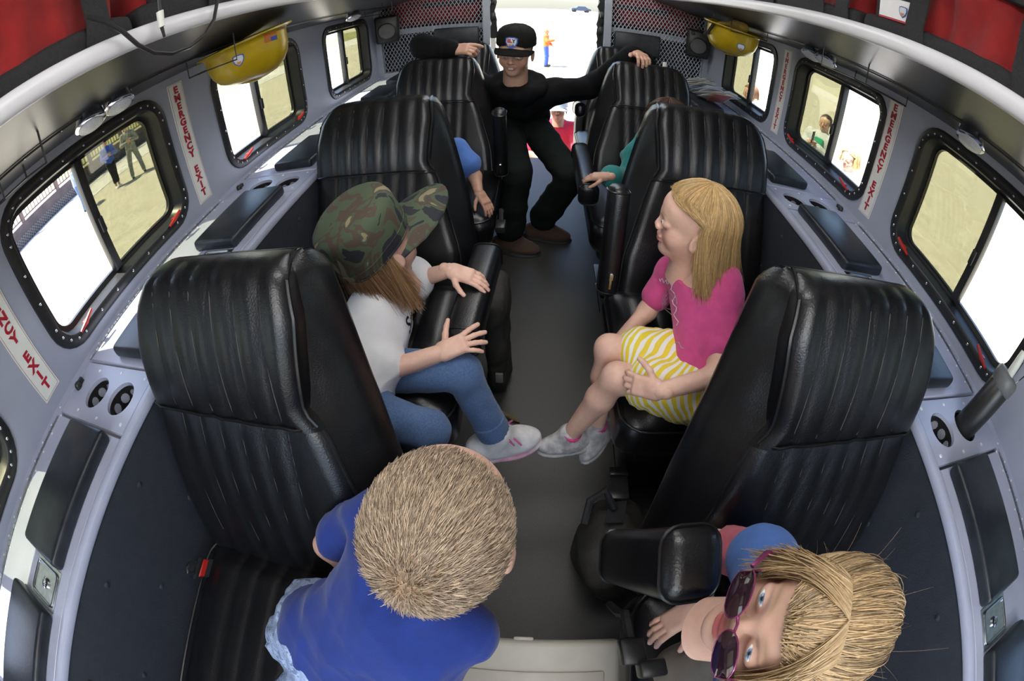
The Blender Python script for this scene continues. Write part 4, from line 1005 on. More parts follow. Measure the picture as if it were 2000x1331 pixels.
# the sleeve seen past the seat back
J5['shL'] = A(893, 290, Y=1.70)
e5, H5, _ = person('person', 'child in a light blue shirt hidden behind the seat of the camouflage cap girl', J5, .62, dict(c=(-.49, 1.72, .885), fwd=(.3, -.9, 0), up=(0, 0, 1), h=.20),
    dict(L=dict(f=Vector(A(953, 402, Z=.585))-A(935, 376, Z=.625), back=(.2, -.2, .95), curl=.35)), skin=(.52, .30, .21), shirt=dict(m=M_skyblue, sleeve=.55, loose=.035), bottom=dict(m=M_jean, leg=1.85), res=.007, hres=.026, hand_len=.12)
long_hair(e5, (-.49, 1.72, .885), H5, .20, (.04, .025, .02), length=.3, n=500, w=.0012, seed=8)
J6 = dict(neck=A(1318, 290, Y=1.78), shR=A(1246, 300, Y=1.74), elR=A(1222, 350, Y=1.68), wrR=A(1188, 345, Z=.740), shL=A(1390, 320, Y=1.75), elL=(.62, 1.6, .62), wrL=(.5, 1.5, .60), pel=(.46, 1.76, .65), hipR=(.38, 1.70, .630), hipL=(.53, 1.70, .630), knR=(.37, 1.42, .605), knL=(.52, 1.42, .605), anR=(.37, 1.39, .36), anL=(.52, 1.39, .36))
J6 = {k: Vector(v) for k, v in J6.items()}; H6C = A(1298, 240, Y=1.75)
e6, H6, _ = person('person', 'child in a teal long sleeved top with a hand on the armrest', J6, .62, dict(c=H6C, fwd=(-.75, -.55, 0), up=(0, 0, 1), h=.20),
    dict(R=dict(f=Vector(A(1150, 345, Z=.722))-A(1188, 345, Z=.740), back=(.1, -.2, .95), curl=.4)), skin=(.55, .32, .23), shirt=dict(m=M_teal, sleeve=1.80, inf=.013, loose=.05), bottom=dict(m=M_jean, leg=1.85), res=.007, hres=.026, hand_len=.125)
long_hair(e6, H6C, H6, .20, (.10, .05, .03), length=.12, n=900, w=.0011, seed=18, face=60)

# ------------------------------------------------------------------ people and things outside
GZ = -.95
def stander(label, x, y, face, H=1.68, m_top=M_white, m_bot=M_jean, hair=(.05, .035, .025), skin=(.6, .38, .28), sleeve=1.9, leg=1.93, arms='crossed', res=.016, hair_len=.1, group='onlookers outside the bus', legs_apart=.10, shoes=M_soleblk, z=GZ, bend=0.):
    f = Vector((math.cos(face), math.sin(face), 0)); r = Vector((f.y, -f.x, 0)); s = H/1.75; o = Vector((x, y, z)); up = Vector((0, 0, 1))
    P_ = lambda a, b_, c: o+r*a*s+f*(b_+bend*max(0, c-.9))*s+up*c*s
    J = dict(neck=P_(0, 0, 1.46), shR=P_(.18, 0, 1.40), shL=P_(-.18, 0, 1.40), pel=P_(0, 0, .95), hipR=P_(.09, 0, .90), hipL=P_(-.09, 0, .90), knR=P_(legs_apart*1.0, .03, .48), knL=P_(-legs_apart*1.0, .03, .48), anR=P_(legs_apart*1.25, 0, .08), anL=P_(-legs_apart*1.25, 0, .08))
    if arms == 'crossed': J.update(elR=P_(.27, .10, 1.14), wrR=P_(.05, .22, 1.16), elL=P_(-.27, .10, 1.14), wrL=P_(-.05, .24, 1.20))
    elif arms == 'phone': J.update(elR=P_(.25, .10, 1.15), wrR=P_(.06, .30, 1.33), elL=P_(-.25, .10, 1.15), wrL=P_(-.04, .30, 1.31))
    elif arms == 'point': J.update(elR=P_(.25, .10, 1.20), wrR=P_(.15, .34, 1.25), elL=P_(-.27, .02, 1.12), wrL=P_(-.25, .18, 1.0))
    else: J.update(elR=P_(.25, -.02, 1.12), wrR=P_(.25, .06, .87), elL=P_(-.25, -.02, 1.12), wrL=P_(-.25, .06, .87))
    hc = P_(0, .02+bend*.1, 1.62); hd = {}
    for q, sg in (('R', 1), ('L', -1)): hd[q] = dict(f=(Vector(J['wr'+q])-Vector(J['el'+q])), back=(f if arms == 'crossed' else up), curl=.5)
    e, HR, J = person('person', label, J, s, dict(c=hc, fwd=f, up=(0, 0, 1), h=.235*s), hd, skin=skin, shirt=dict(m=m_top, sleeve=sleeve, inf=.018, res=res), bottom=dict(m=m_bot, leg=leg, inf=.012, res=res), res=res, hres=.034, child=False, hand_len=.17*s, group=group, base=(x, y, z))
    if hair_len > .3: long_hair(e, hc, HR, .235*s, hair, length=hair_len, n=420, w=.003, seed=int(abs(x*10)), face=68)
    else:
        P, F = SDF(.02).ell((0, -.08, .15), (.375, .43, .40)).mesh(.04); k = ((P[:, 1] < .10) & (P[:, 2] > -.05)) | (P[:, 2] > .30); np_mesh('hair', np.array(hc)+(P*.235*s) @ HR, F[k[F].all(1)], M_hair, e, 180, np.tile(np.array(hair), (len(P), 1)))
    for q in 'RL':
        b = MB(); a = Vector(J['an'+q]); b.rbox(a+f*.06*s-up*.035*s, (.09*s, .26*s, .085*s), .03, 2, Matrix((r, f, up)).transposed()); b.build('shoe', shoes, e)
    return e, J
M_abu = ramp_mat('digital_camouflage', [(0, (.18, .19, .17)), (.45, (.28, .29, .26)), (.55, (.36, .36, .32))], 22)
w = A(232, 366, Z=GZ); stander('woman in a bright blue jacket and black trousers beside the uniformed person outside', w.x, w.y, math.radians(-20), 1.64, cloth('bright_blue', (.04, .12, .62)), cloth('black_capri', (.012, .012, .014)), leg=1.6, shoes=M_white, legs_apart=.05, hair_len=.1)
w = A(272, 341, Z=GZ); stander('person in grey camouflage uniform standing with crossed arms outside', w.x, w.y, math.radians(-35), 1.72, M_abu, M_abu, legs_apart=.17, shoes=cloth('sage_boots', (.14, .14, .11)))
w = A(168, 412, Z=GZ); stander('person in denim jacket and jeans half hidden behind the window bar', w.x, w.y, math.radians(60), 1.60, cloth('pale_denim', (.28, .36, .48)), M_jean, hair=(.30, .15, .06), hair_len=.35)
w = A(1668, 288, X=2.75); stander('woman with curly blond hair and sunglasses in a white shirt outside', w.x, w.y, math.radians(200), 1.66, M_white, cloth('plum_trousers', (.12, .04, .06)), hair=(.75, .55, .25), hair_len=.55, arms='down')
w = A(1613, 240, X=3.45); e7, J7 = stander('person in a pale hooded top filming with a phone outside', w.x, w.y, math.radians(215), 1.66, cloth('pale_grey', (.55, .57, .58)), M_jean, arms='phone')
b = MB(); b.rbox(tuple((J7['wrR']+J7['wrL'])/2+np.array((-.06, -.06, .10))), (.075, .012, .15), .006, 2, Matrix.Rotation(.6, 3, 'Z')); tag(b.build('phone', M_blk), 'black phone held up by the person in the pale hooded top', 'phone')
b = MB(); c7 = Vector((J7['neck'])); b.rbox(tuple(c7+Vector((-.10, -.08, -.22))), (.05, .13, .34), .02, 2, Matrix.Rotation(.62, 3, 'Z')); b.build('green_panel', cloth('kelly_green', (.02, .32, .17)), e7)
w = A(1692, 345, X=2.30); stander('dark haired boy in a navy top with a backpack strap outside', w.x, w.y, math.radians(170), 1.48, cloth('navy', (.02, .03, .07)), M_jean, hair=(.06, .035, .02), arms='down')
w = A(1470, 165, X=2.7); stander('woman with straight brown hair and white shirt outside the rear window', w.x, w.y, math.radians(190), 1.64, M_white, M_jean, hair=(.28, .15, .08), hair_len=.7, arms='down')
w = A(1066, 130, Z=GZ); stander('small figure in an orange jacket and blue trousers far behind the bus', w.x, w.y, math.radians(-10), 1.35, cloth('orange_nylon', (.85, .13, .02)), cloth('mid_blue', (.04, .09, .45)), arms='point', hair=(.5, .25, .1), skin=(.6, .25, .15))
# man in red crouching at the rear step
RH = A(1090, 214, Y=4.35); rr = np.array(RH)
Jr = dict(neck=rr+(0, .05, -.16), shR=rr+(-.20, .05, -.22), shL=rr+(.20, .05, -.22), elR=rr+(-.26, -.12, -.46), wrR=rr+(-.08, -.30, -.52), elL=rr+(.26, -.12, -.46), wrL=rr+(.12, -.32, -.50), pel=rr+(0, .22, -.66), hipR=rr+(-.1, .2, -.70), hipL=rr+(.1, .2, -.70), knR=rr+(-.2, -.15, -.66), knL=rr+(.2, -.15, -.66), anR=rr+(-.16, .12, -1.06), anL=rr+(.16, .12, -1.06))
er, HRr, _ = person('person', 'smiling man in a red shirt and pale cap crouching outside the rear door', Jr, 1.0, dict(c=rr, fwd=(-.1, -.97, .12), up=(0, .1, 1), h=.235), dict(R=dict(f=(.4, -.6, -.2), back=(0, 0, 1)), L=dict(f=(-.3, -.7, 0), back=(0, 0, 1))), skin=(.30, .16, .11), child=False, hand_len=.18, res=.011, hres=.02,
    shirt=dict(m=cloth('crimson_jersey', (.55, .012, .06)), sleeve=.65, inf=.02, loose=.03), bottom=dict(m=cloth('dark_trousers', (.03, .03, .035)), leg=1.9), brow=(.02, .015, .01), lip=(.30, .11, .09), base=tuple(rr+(0, .2, -1.13)))
cap_mesh(er, rr+(np.array((0, 0, .02))*.235) @ HRr, HRr, .245, cloth('pale_blue_cap', (.45, .52, .62)), False)
for q in 'RL':
    b = MB(); a = Vector(Jr['an'+q]); b.rbox(a+Vector((0, -.05, -.035)), (.10, .28, .07), .03); b.build('shoe', M_soleblk, er)
# person in white and blue half seen beside the red man
w = rr+(-.18, .9, 0); stander('person in a white top and blue cap half hidden behind the red shirted man', w[0], w[1], math.radians(-80), 1.25, M_white, cloth('tan_trousers', (.45, .33, .2)), hair=(.05, .12, .4))

# metal fence on a dark base wall far to the left
fe = empty('railing_fence', (-17.2, 10, GZ), 'brown railing fence on a low dark wall across the lot', 'fence')
M_fw = mat('fence_wall', (.10, .075, .085), .8, var=(.07, .055, .06), vscale=3, bump=.4, bscale=20); M_fb = mat('fence_bar', (.16, .10, .10), .6, var=(.12, .08, .08), vscale=10)
b = MB(); b.span((-17.4, -2, GZ), (-17.1, 14.6, GZ+.75)); b.build('base_wall', M_fw, fe)
for y in np.arange(-1.8, 14.7, 2.05):
    b = MB(); b.rbox((-17.2, y, GZ+1.05), (.16, .16, 2.1), .02, 1); b.build('post', M_fb, fe)
for z in (.85, 1.9):
    b = MB(); b.span((-17.23, -2, GZ+z), (-17.17, 14.6, GZ+z+.06)); b.build('rail', M_fb, fe)
k0 = None
for y in np.arange(-1.7, 14.6, .17):
    if k0 is None:
        b = MB(); b.span((-17.215, y, GZ+.85), (-17.185, y+.03, GZ+1.95)); k0 = b.build('baluster', M_fb, fe); yb = y
    else:
        c = k0.copy(); COL.objects.link(c); c.parent = fe; c.location = k0.location+Vector((0, y-yb, 0))
b = MB()
for i in range(120):
    y = -1.9+i*.14
    for sg in (1, -1): b.tube([(-17.08, y, GZ+.05+(.32 if sg < 0 else 0)), (-17.08, y+.32, GZ+.05+(.32 if sg > 0 else 0))], .012, 4)
b.build('lattice', mat('lattice_grey', (.25, .24, .24), .6, var=(.2, .2, .2)), fe, kind='stuff')
# pale gravel strip and grass verge beyond the lot
b = MB(); b.span((-17.1, -20, GZ-.05), (-13.6, 40, GZ+.012)); b.build('trim_4', mat('pale_gravel', (.62, .61, .58), .95, var=(.45, .44, .42), vscale=3, bump=.5, bscale=40), kind='structure')
b = MB(); b.span((-40, 14.8, GZ-.05), (-17.6, 60, GZ+.02)); b.build('trim_5', mat('dry_grass', (.30, .28, .12), .95, var=(.16, .19, .06), vscale=1.2, bump=.6, bscale=20), kind='structure')
# parked cars far behind
def car(x, y, rz, c, label):
    e = empty('parked_car', (x, y, GZ), label, 'car', 'cars parked behind the bus'); R = Matrix.Rotation(rz, 3, 'Z'); o = Vector((x, y, GZ)); L2 = lambda p: o+R @ Vector(p)
    pr = [(-2.1, .35), (-2.15, .75), (-1.9, .95), (-1.1, 1.0), (-.6, 1.45), (.9, 1.48), (1.5, 1.02), (2.1, .92), (2.2, .6), (2.15, .35)]
    b = MB(); b.loft([[L2((px_*(1-.03*abs(yy)), yy*(1 if pz < 1.1 else .86), pz)) for px_, pz in pr] for yy in (-.85, -.8, .8, .85)]); b.build('car_body', mat('car_paint_%s' % label[:5], c, .25, .3, var=tuple(v*.9 for v in c), coat=.5), e)
    for sx in (-1, 1):
        b = MB(); b.add([L2(p) for p in ((-.95, sx*.80, 1.02), (1.3, sx*.80, 1.04), (.82, sx*.745, 1.40), (-.52, sx*.745, 1.38))], [(0, 1, 2, 3)]); b.build('window', M_lens, e)
        for wx in (-1.35, 1.35): b = MB(); b.cyl(L2((wx, sx*.72, .33)), L2((wx, sx*.90, .33)), .33, None, 20); b.build('wheel', M_soleblk, e)
car(8.2, 100, .15, (.05, .07, .12), 'dark blue car parked far behind the open rear door')

# ------------------------------------------------------------------ things inside the bus
# hard hats hanging upside down under the racks, each in a wire holder
M_hat = mat('yellow_hat', (.40, .285, .006), .28, var=(.31, .215, .006), vscale=14, bump=.06, bscale=40); M_wire = mat('dark_wire', (.05, .05, .05), .35, .8, var=(.07, .07, .07))
def hard_hat(c, yaw, r, label, flag):
    c = Vector(c); e = empty('hard_hat', c, label, 'hard hat'); R = Matrix.Rotation(yaw, 3, 'Z') @ Matrix.Rotation(.10, 3, 'X'); b = MB(); loops = []
    prof = [(1.16, .012), (1.17, .004), (1.02, -.004), (1.0, -.02), (.985, -.07), (.93, -.115), (.80, -.155), (.58, -.183), (.30, -.196), (.02, -.199)]
    for sc, z in prof: loops.append([c+R @ Vector((r*sc*.88*math.cos(a), r*sc*1.08*math.sin(a), z*(1+.05*math.sin(a))*r/.15*.82)) for a in np.linspace(0, 2*PI, 37)[:-1]])
    b.loft(loops, False, True); sh = b.build('shell', M_hat, e, 70)
    b = MB()
    for dx in (-.25, 0, .25): b.tube([c+R @ Vector((r*(dx*.8), r*.93*math.sin(a)*math.sqrt(max(.05, 1-dx*dx)), -.163*math.cos(a)*r/.15-.001)) for a in np.linspace(-.8, .8, 15)], .004, 6)
    b.build('ridge', M_hat, sh)
    b = MB(); b.tube([c+R @ Vector((r*.66*math.cos(a), r*.82*math.sin(a), -.02)) for a in np.linspace(0, 2*PI, 25)[:-1]], .009, 6, True); b.build('liner', M_blk, e)
    b = MB(); b.tube([c+R @ Vector((-.95*r, .1*r, 0)), c+R @ Vector((-1.02*r*.9, .35*r, -.06)), c+R @ Vector((-.60*r, .85*r, -.08))], .009, 5); b.build('chin_strap', M_blk, e)
    return e, sh, R
e, hs, R = hard_hat((-.905, 1.215, 1.418), -.6, .132, 'yellow hard hat with flag sticker hanging under the sunlit rack', True)
vd = Vector((-.60, .80, -.02)); rt = Vector((.80, .60, 0))
hp = lambda x, y: A(x, y, Y=1.06)
shield(e, hs, A(466, 118, Y=1.06), rt, (0, 0, -1), .036, False) if False else shield(e, hs, A(466, 118, Y=1.10), rt, (0, 0, 1), .036, False)
def flat_on(parent, target, o, ux, uy, rects):
    me = target.data; T = BVHTree.FromPolygons([v.co[:] for v in me.vertices], [p.vertices[:] for p in me.polygons]); ux = Vector(ux).normalized(); uy = Vector(uy); uy = (uy-ux*uy.dot(ux)).normalized(); n = ux.cross(uy); o = Vector(o)
    for nm, (x0, x1, y0, y1), m, lift in rects:
        P = []; k = 5
        for j in range(2):
            for i in range(k):
                p = o+ux*(x0+(x1-x0)*i/(k-1))+uy*(y0+(y1-y0)*j); h = T.ray_cast(p+n*.10, -n, .25); P.append((h[0] if h[0] is not None else p)+n*lift)
        b = MB(); b.add(P, [(i, i+1, k+i+1, k+i) for i in range(k-1)]); b.build(nm, m, parent, 0)
M_fr, M_fw2, M_fbl = mat('flag_red', (.40, .03, .04), .5, var=(.34, .025, .03)), mat('flag_white', (.6, .5, .3), .5, var=(.55, .45, .28)), mat('flag_blue', (.03, .06, .28), .5, var=(.025, .05, .24))
fo = A(528, 72, Y=1.20)
flat_on(e, hs, fo, rt, (0, 0, 1), [('flag_stripe', (-.021, .021, -.015+.0043*i, -.015+.0043*i+.0024), M_fr, .001) for i in range(7)]+[('flag_canton', (.0, .021, -.015, .0), M_fbl, .0016)])
e, hs, R = hard_hat((.895, 2.10, 1.400), .4, .132, 'yellow hard hat with gloves on top hanging under the shaded rack', False)
shield(e, hs, A(1447, 93, Y=1.98), Vector((.92, -.39, 0)), (0, 0, 1), .038, False)
M_glove = cloth('yellow_leather', (.36, .24, .03), scale=30)
def glove(name, c, f, up, L, m, label, side=1):
    S = SDF(.01); add_hand(S, c, f, up, L, side, curl=.25, spread=.14); S.cap(np.array(c)-N(f)*.25*L, np.array(c)+N(f)*.15*L, .17*L, .19*L, k=.05*L); S.post = wrinkle(.002, 120, 4)
    P, F = S.mesh(L*.025); o = np_mesh(name, P, F, m); return tag(o, label, 'glove')
glove('work_glove', (.90, 2.06, 1.418), (-.15, .97, .0), (.1, 0, 1), .165, M_glove, 'yellow leather work glove lying in the upturned hard hat')
glove('work_glove', (-.17, .97, .03), (.55, -.8, -.0), (0, 0, 1), .17, cloth('tan_leather', (.17, .12, .055)), 'tan leather work glove on the floor under the armrest')
def wire_rack(pts_list, label):
    c = Vector(pts_list[0][0]); e = empty('wire_holder', c, label, 'wire holder', 'bent wire holders under the racks')
    for p in pts_list: b = MB(); b.tube(p, .0026, 6); b.build('wire', M_wire, e)
def holder(s, y, label, w=.20, d=.10, x=.92):
    z = 1.445
    wire_rack([[(s*(x+.1), y-w/2, z-.02), (s*(x+.10), y-w/2, z-d), (s*(x-.08), y-w/2+.02, z-d), (s*(x-.08), y-w/2+.02, z+.01)], [(s*(x+.1), y+w/2, z-.02), (s*(x+.10), y+w/2, z-d), (s*(x-.08), y+w/2-.02, z-d), (s*(x-.08), y+w/2-.02, z+.01)], [(s*(x+.10), y-w/2, z-d), (s*(x+.10), y+w/2, z-d)]], label)
holder(-1, 1.18, 'dark bent wire holder cradling the yellow hard hat with the flag sticker', .30, .075, .90)
holder(-1, .36, 'dark bent wire holder under the sunlit rack above the front emergency exit sign', .16, .06, .96)
holder(-1, 2.55, 'dark bent wire holder under the sunlit rack near the loudspeaker', .22, .06, .95)
holder(1, 1.22, 'empty dark wire holder under the shaded rack between two exit signs', .30, .07, 1.0)
holder(1, 2.08, 'dark wire holder cradling the yellow hard hat with gloves', .28, .06, .90)
# reading lamps
M_len = mat('lamp_lens', (.55, .57, .60), .15, var=(.40, .42, .46), vscale=300, bump=.8, bscale=300)
def reading_lamp(c, s, label):
    c = Vector(c); e = empty('reading_lamp', c, label, 'lamp', 'round chrome reading lamps'); ax = Vector((-s*.35, -.25, -.9)).normalized()
    b = MB(); b.lathe([(.030, -.035), (.040, -.02), (.044, -.004), (.046, .0), (.046, .006), (.040, .010)], c, ax, 28); b.build('bezel', M_chrome, e)
    b = MB(); b.lathe([(.039, .006), (.036, .013), (.02, .018), (.001, .019)], c, ax, 24); b.build('lens', M_len, e)
    b = MB(); b.tube([c+Vector((0, .046, .0)), c+Vector((0, .05, .035))], .006, 6); b.build('bracket', M_chrome, e)
reading_lamp((-1.0, .635, 1.402), -1, 'round chrome reading lamp under the sunlit rack, the one nearer the front seat')
reading_lamp((-1.0, .740, 1.405), -1, 'round chrome reading lamp under the sunlit rack, next to the exit sign')
reading_lamp((1.0, .70, 1.402), 1, 'single chrome reading lamp under the shaded rack above the flashlight window')
reading_lamp((1.0, 1.44, 1.40), 1, 'chrome reading lamp of the shaded pair, nearer the wire holder')
reading_lamp((1.0, 1.54, 1.40), 1, 'chrome reading lamp of the shaded pair, nearer the rear door')
reading_lamp((-1.0, 2.36, 1.40), -1, 'chrome reading lamp under the sunlit rack by the loudspeaker')
# looping black cable with a white plug
b = MB(); pts = [A(x, y, X=-.67) for x, y in ((170, 33), (205, 42), (240, 62), (270, 88), (300, 103), (335, 105), (370, 92), (400, 68), (418, 38), (425, 0), (420, -40))]
e = empty('cable', pts[4], 'looping black cable hanging over the white rack lip', 'cable'); b.tube(pts, .0045, 8); b.build('cord', M_blk, e)
p0 = A(312, 22, X=-.665); b = MB(); b.tube([p0, p0+Vector((0, 0, -.035))], [.008, .007], 10); b.build('plug', M_signw, e); b = MB(); b.tube([p0+Vector((0, 0, .12)), p0], .0042, 8); b.tube([p0+Vector((0, 0, -.035)), p0+Vector((0, .004, -.058))], [.004, .003], 6); b.build('plug_cord', M_blk, e)

# red gear bags on the racks
M_bag = cloth('red_cordura', (.30, .006, .007), (.21, .004, .005), 14, bump=.5, bscale=600); M_web = mat('black_webbing', (.012, .012, .014), .8, var=(.022, .022, .025), vscale=150, bump=.7, bscale=500)
def gear_bag(s, y0, y1, z1, label, straps, band=.09, tagbox=None, seed=1, x0=.748, x1=1.10, zb=1.492, top=True):
    yc = (y0+y1)/2; e = empty('gear_bag', (s*(x0+x1)/2, yc, zb), label, 'bag', 'red gear bags')
    S = SDF(.03); S.box((s*(x0+x1)/2, yc, (zb+z1)/2), ((x1-x0)/2, (y1-y0)/2, (z1-zb)/2), .07); S.post = wrinkle(.016, 36, seed); P, F = S.mesh(.014); body = np_mesh('bag_body', P, F, M_bag, e)
    S = SDF(.02); S.box((s*((x0+x1)/2-.006), yc, zb+band/2), ((x1-x0)/2+.022, (y1-y0)/2+.012, band/2), .02); S.post = wrinkle(.004, 30, seed+3); P, F = S.mesh(.012); np_mesh('bottom_band', P, F, M_web, e)
    for y in straps:
        b = MB(); w = .028
        pr = [(x0-.034, zb+.01), (x0-.034, zb+band), (x0-.022, (zb+z1)/2), (x0+.005, z1-.05), (x0+.05, z1+.006), (x1-.05, z1+.006)]
        b.loft([[Vector((s*x, y+yy+.012*math.sin(i*1.3), z)) for yy in (-w, w)]+[Vector((s*(x+.004), y+yy+.012*math.sin(i*1.3), z-.003)) for yy in (w, -w)] for i, (x, z) in enumerate(pr)]); b.build('strap', M_web, e)
    if top:
        b = MB(); b.rbox((s*(x0-.005), yc, z1-.10), (.02, y1-y0-.06, .04), .008); b.build('upper_band', M_web, e)
    if tagbox:
        y, z = tagbox; b = MB(); b.rbox((s*(x0-.010), y, z), (.012, .15, .085), .004, 1); t = b.build('tag_frame', M_web, e)
        b = MB(); b.rbox((s*(x0-.0165), y, z+.003), (.004, .115, .058), .001, 1); tc = b.build('tag_card', mat('white_card', (.8, .8, .82), .4, var=(.76, .76, .78)), t)
        b = MB(); b.rbox((s*(x0-.0175), y, z-.024), (.004, .115, .006), .001, 1); b.build('tag_stripe', M_signr, t)
        shield(e, tc, (s*(x0-.0185), y-.03*(1 if s > 0 else -1), z+.002), (0, -s, 0), (0, 0, 1), .028, False)
gear_bag(-1, .02, .60, 1.86, 'red gear bag with black webbing on the sunlit rack above the front window', (.50, .12), seed=3)
gear_bag(-1, .64, 1.45, 1.70, 'flatter red gear bag on the sunlit rack behind the looping cable', (.86, 1.25), seed=5, band=.10)
gear_bag(1, .10, .90, 1.84, 'red gear bag with a white name card on the shaded rack', (.705, .40), tagbox=(.80, 1.600), seed=7, band=.085)
gear_bag(1, .94, 1.62, 1.80, 'red and black gear bag beside the name card bag on the shaded rack', (.985, 1.10, 1.4), seed=9, band=.085)
gear_bag(-1, 1.5, 2.3, 1.72, 'red gear bag on the sunlit rack above the rear windows', (1.7, 2.1), seed=13)
gear_bag(1, 1.68, 2.5, 1.74, 'dark strapped red gear bag on the shaded rack above the hard hat', (1.8, 2.2), seed=15)
# red packs behind the expanded metal
for s, x0, x1, lab in ((-1, -1.10, -.42, 'red pack stowed behind the mesh on the loudspeaker side nearer the sunlit windows'), (1, .47, 1.12, 'red pack stowed behind the mesh on the papers side')):
    e = empty('stowed_pack', ((x0+x1)/2, Y1+.24, 1.23), lab, 'bag', 'red packs behind the mesh')
    S = SDF(.03); S.box(((x0+x1)/2, Y1+.24, 1.44), ((x1-x0)/2, .17, .20), .08); S.post = wrinkle(.014, 24, 20+s); P, F = S.mesh(.016); np_mesh('pack_body', P, F, M_bag, e)
    b = MB(); b.rbox(((x0+x1)/2+.12*s*-1, Y1+.06, 1.40), ((x1-x0)*.55, .02, .035), .006); b.build('strap', M_web, e)
    b = MB(); b.span((x0, Y1+.06, 1.20), (x1, Y1+.43, 1.235)); b.build('shelf_board', M_panel, e)
# loudspeakers in the rear corners
for s, x, z, lab in ((-1, -1.055, 1.255, 'square black loudspeaker in the corner by the sunlit rear window'), (1, 1.055, 1.215, 'square black loudspeaker in the corner behind the hanging yellow hard hat')):
    e = empty('loudspeaker', (x, Y1-.06, z), lab, 'loudspeaker', 'corner loudspeakers'); R = Matrix.Rotation(-s*.25, 3, 'Z'); b = MB(); b.rbox((x, Y1-.055, z), (.165, .09, .21), .018, 3, R); b.build('cabinet', M_blk, e)
    ax = R @ Vector((0, -1, 0)); c = Vector((x, Y1-.055, z-.015))+ax*.045
    b = MB(); b.lathe([(.066, 0), (.066, .006), (.058, .009), (.056, .003)], c, ax, 28); b.build('surround', M_rubber, e)
    b = MB(); b.lathe([(.056, .004), (.045, .003), (.020, -.010), (.020, -.004), (.001, .002)], c, ax, 28); b.build('cone', mat('speaker_cone', (.09, .095, .10), .5, var=(.07, .075, .08)), e)
    b = MB(); b.lathe([(.014, 0), (.012, .006), (.001, .008)], c+Vector((-.045, 0, .09)), ax, 14); b.build('tweeter', M_rubber, e)
# black pads on the bulkhead behind the last seats
for x0, x1, lab in ((-.73, -.425, 'flat black pad on the mesh behind the man\'s seat'), (.47, .79, 'flat black pad on the mesh behind the empty last seat')):
    b = MB(); b.rbox(((x0+x1)/2, Y1-.034, 1.13), (x1-x0, .03, .165), .012, 3); tag(b.build('bulkhead_pad', M_pad), lab, 'pad', 'bulkhead pads')
# straps hanging at the door posts
for k, (x, z, lab) in enumerate(((DXL+.015, 1.30, 'bundle of black straps hanging at the door post behind the man'), (DXR-.015, 1.22, 'bundle of black straps hanging at the door post beside the empty seat'))):
    e = empty('strap_bundle', (x, Y1+.05, z), lab, 'straps'); rnd = random.Random(k)
    for j in range(4):
        b = MB(); yy = Y1+.04+.012*j; q = []
        for i in range(8): q.append(Vector((x+rnd.uniform(-.018, .018), yy+rnd.uniform(-.004, .004), z+.30-i*.07)))
        b.loft([[p+Vector((-.014, 0, 0)), p+Vector((.014, .002, 0)), p+Vector((.014, .005, 0)), p+Vector((-.014, .003, 0))] for p in q]); b.build('strap', M_web, e)
    b = MB(); b.rbox((x, Y1+.05, z-.02), (.04, .03, .06), .008); b.build('buckle', M_blk, e); b = MB(); b.rbox((x+.005, Y1+.04, z+.1), (.03, .02, .05), .006); b.build('buckle', M_blk, e)

# loose leaflets piled on the shaded ledge
rnd = random.Random(4)
PC = [(.72, .73, .72), (.62, .66, .72), (.70, .66, .60), (.60, .20, .16), (.30, .42, .58), (.68, .70, .72)]
M_paper = [mat('leaflet_%d' % i, c, .6, var=tuple(v*.8 for v in c), vscale=25) for i, c in enumerate(PC)]
for i in range(26):
    # fallen like dominoes: parallel sheets, each leaning on the next, turned a little in its own plane
    y = 2.30+.56*(i/26); x = .975+rnd.uniform(-.05, .045); tilt = -.42; z = .966; yaw = .25+rnd.uniform(-.50, .50)
    R = Matrix.Rotation(tilt, 3, 'X') @ Matrix.Rotation(yaw, 3, 'Z'); b = MB(); g = []; w, l = .10, .21
    for ii in range(5):
        for jj in (0, 1): g.append(Vector((x, y, z))+R @ Vector(((jj-.5)*w, (ii/4-.5)*l, .003*math.sin(ii/4*PI)))) 
    g2 = [p+Vector((0, 0, .0012)) for p in g]; F = []
    for ii in range(4): F += [(2*ii, 2*ii+1, 2*ii+3, 2*ii+2), (10+2*ii, 12+2*ii, 13+2*ii, 11+2*ii)]
    F += [(0, 10, 11, 1), (8, 9, 19, 18)]+[(2*ii, 2*ii+2, 12+2*ii, 10+2*ii) for ii in range(4)]+[(2*ii+1, 11+2*ii, 13+2*ii, 2*ii+3) for ii in range(4)]
    b.add(g+g2, F); tag(b.build('leaflet', M_paper[rnd.randrange(6)], None, 30), 'folded paper leaflet in the untidy pile on the shaded ledge', 'leaflet', 'leaflets piled on the ledge')
p = A(1292, 122, Y=2.5); b = MB(); b.cyl((p.x+.02, 2.5, .96), (p.x+.02, 2.5, 1.03), .018, None, 16); e = empty('marker', (p.x+.02, 2.5, .96), 'white marker with a blue band standing behind the gripped seat', 'marker'); b = MB(); b.cyl((p.x+.02, 2.5, .90), (p.x+.02, 2.5, 1.095), .012, None, 14); b.build('barrel', M_signw, e); b = MB(); b.cyl((p.x+.02, 2.5, 1.045), (p.x+.02, 2.5, 1.06), .0128, None, 14); b.build('band', mat('blue_band', (.05, .15, .5), .4, var=(.04, .12, .45)), e)

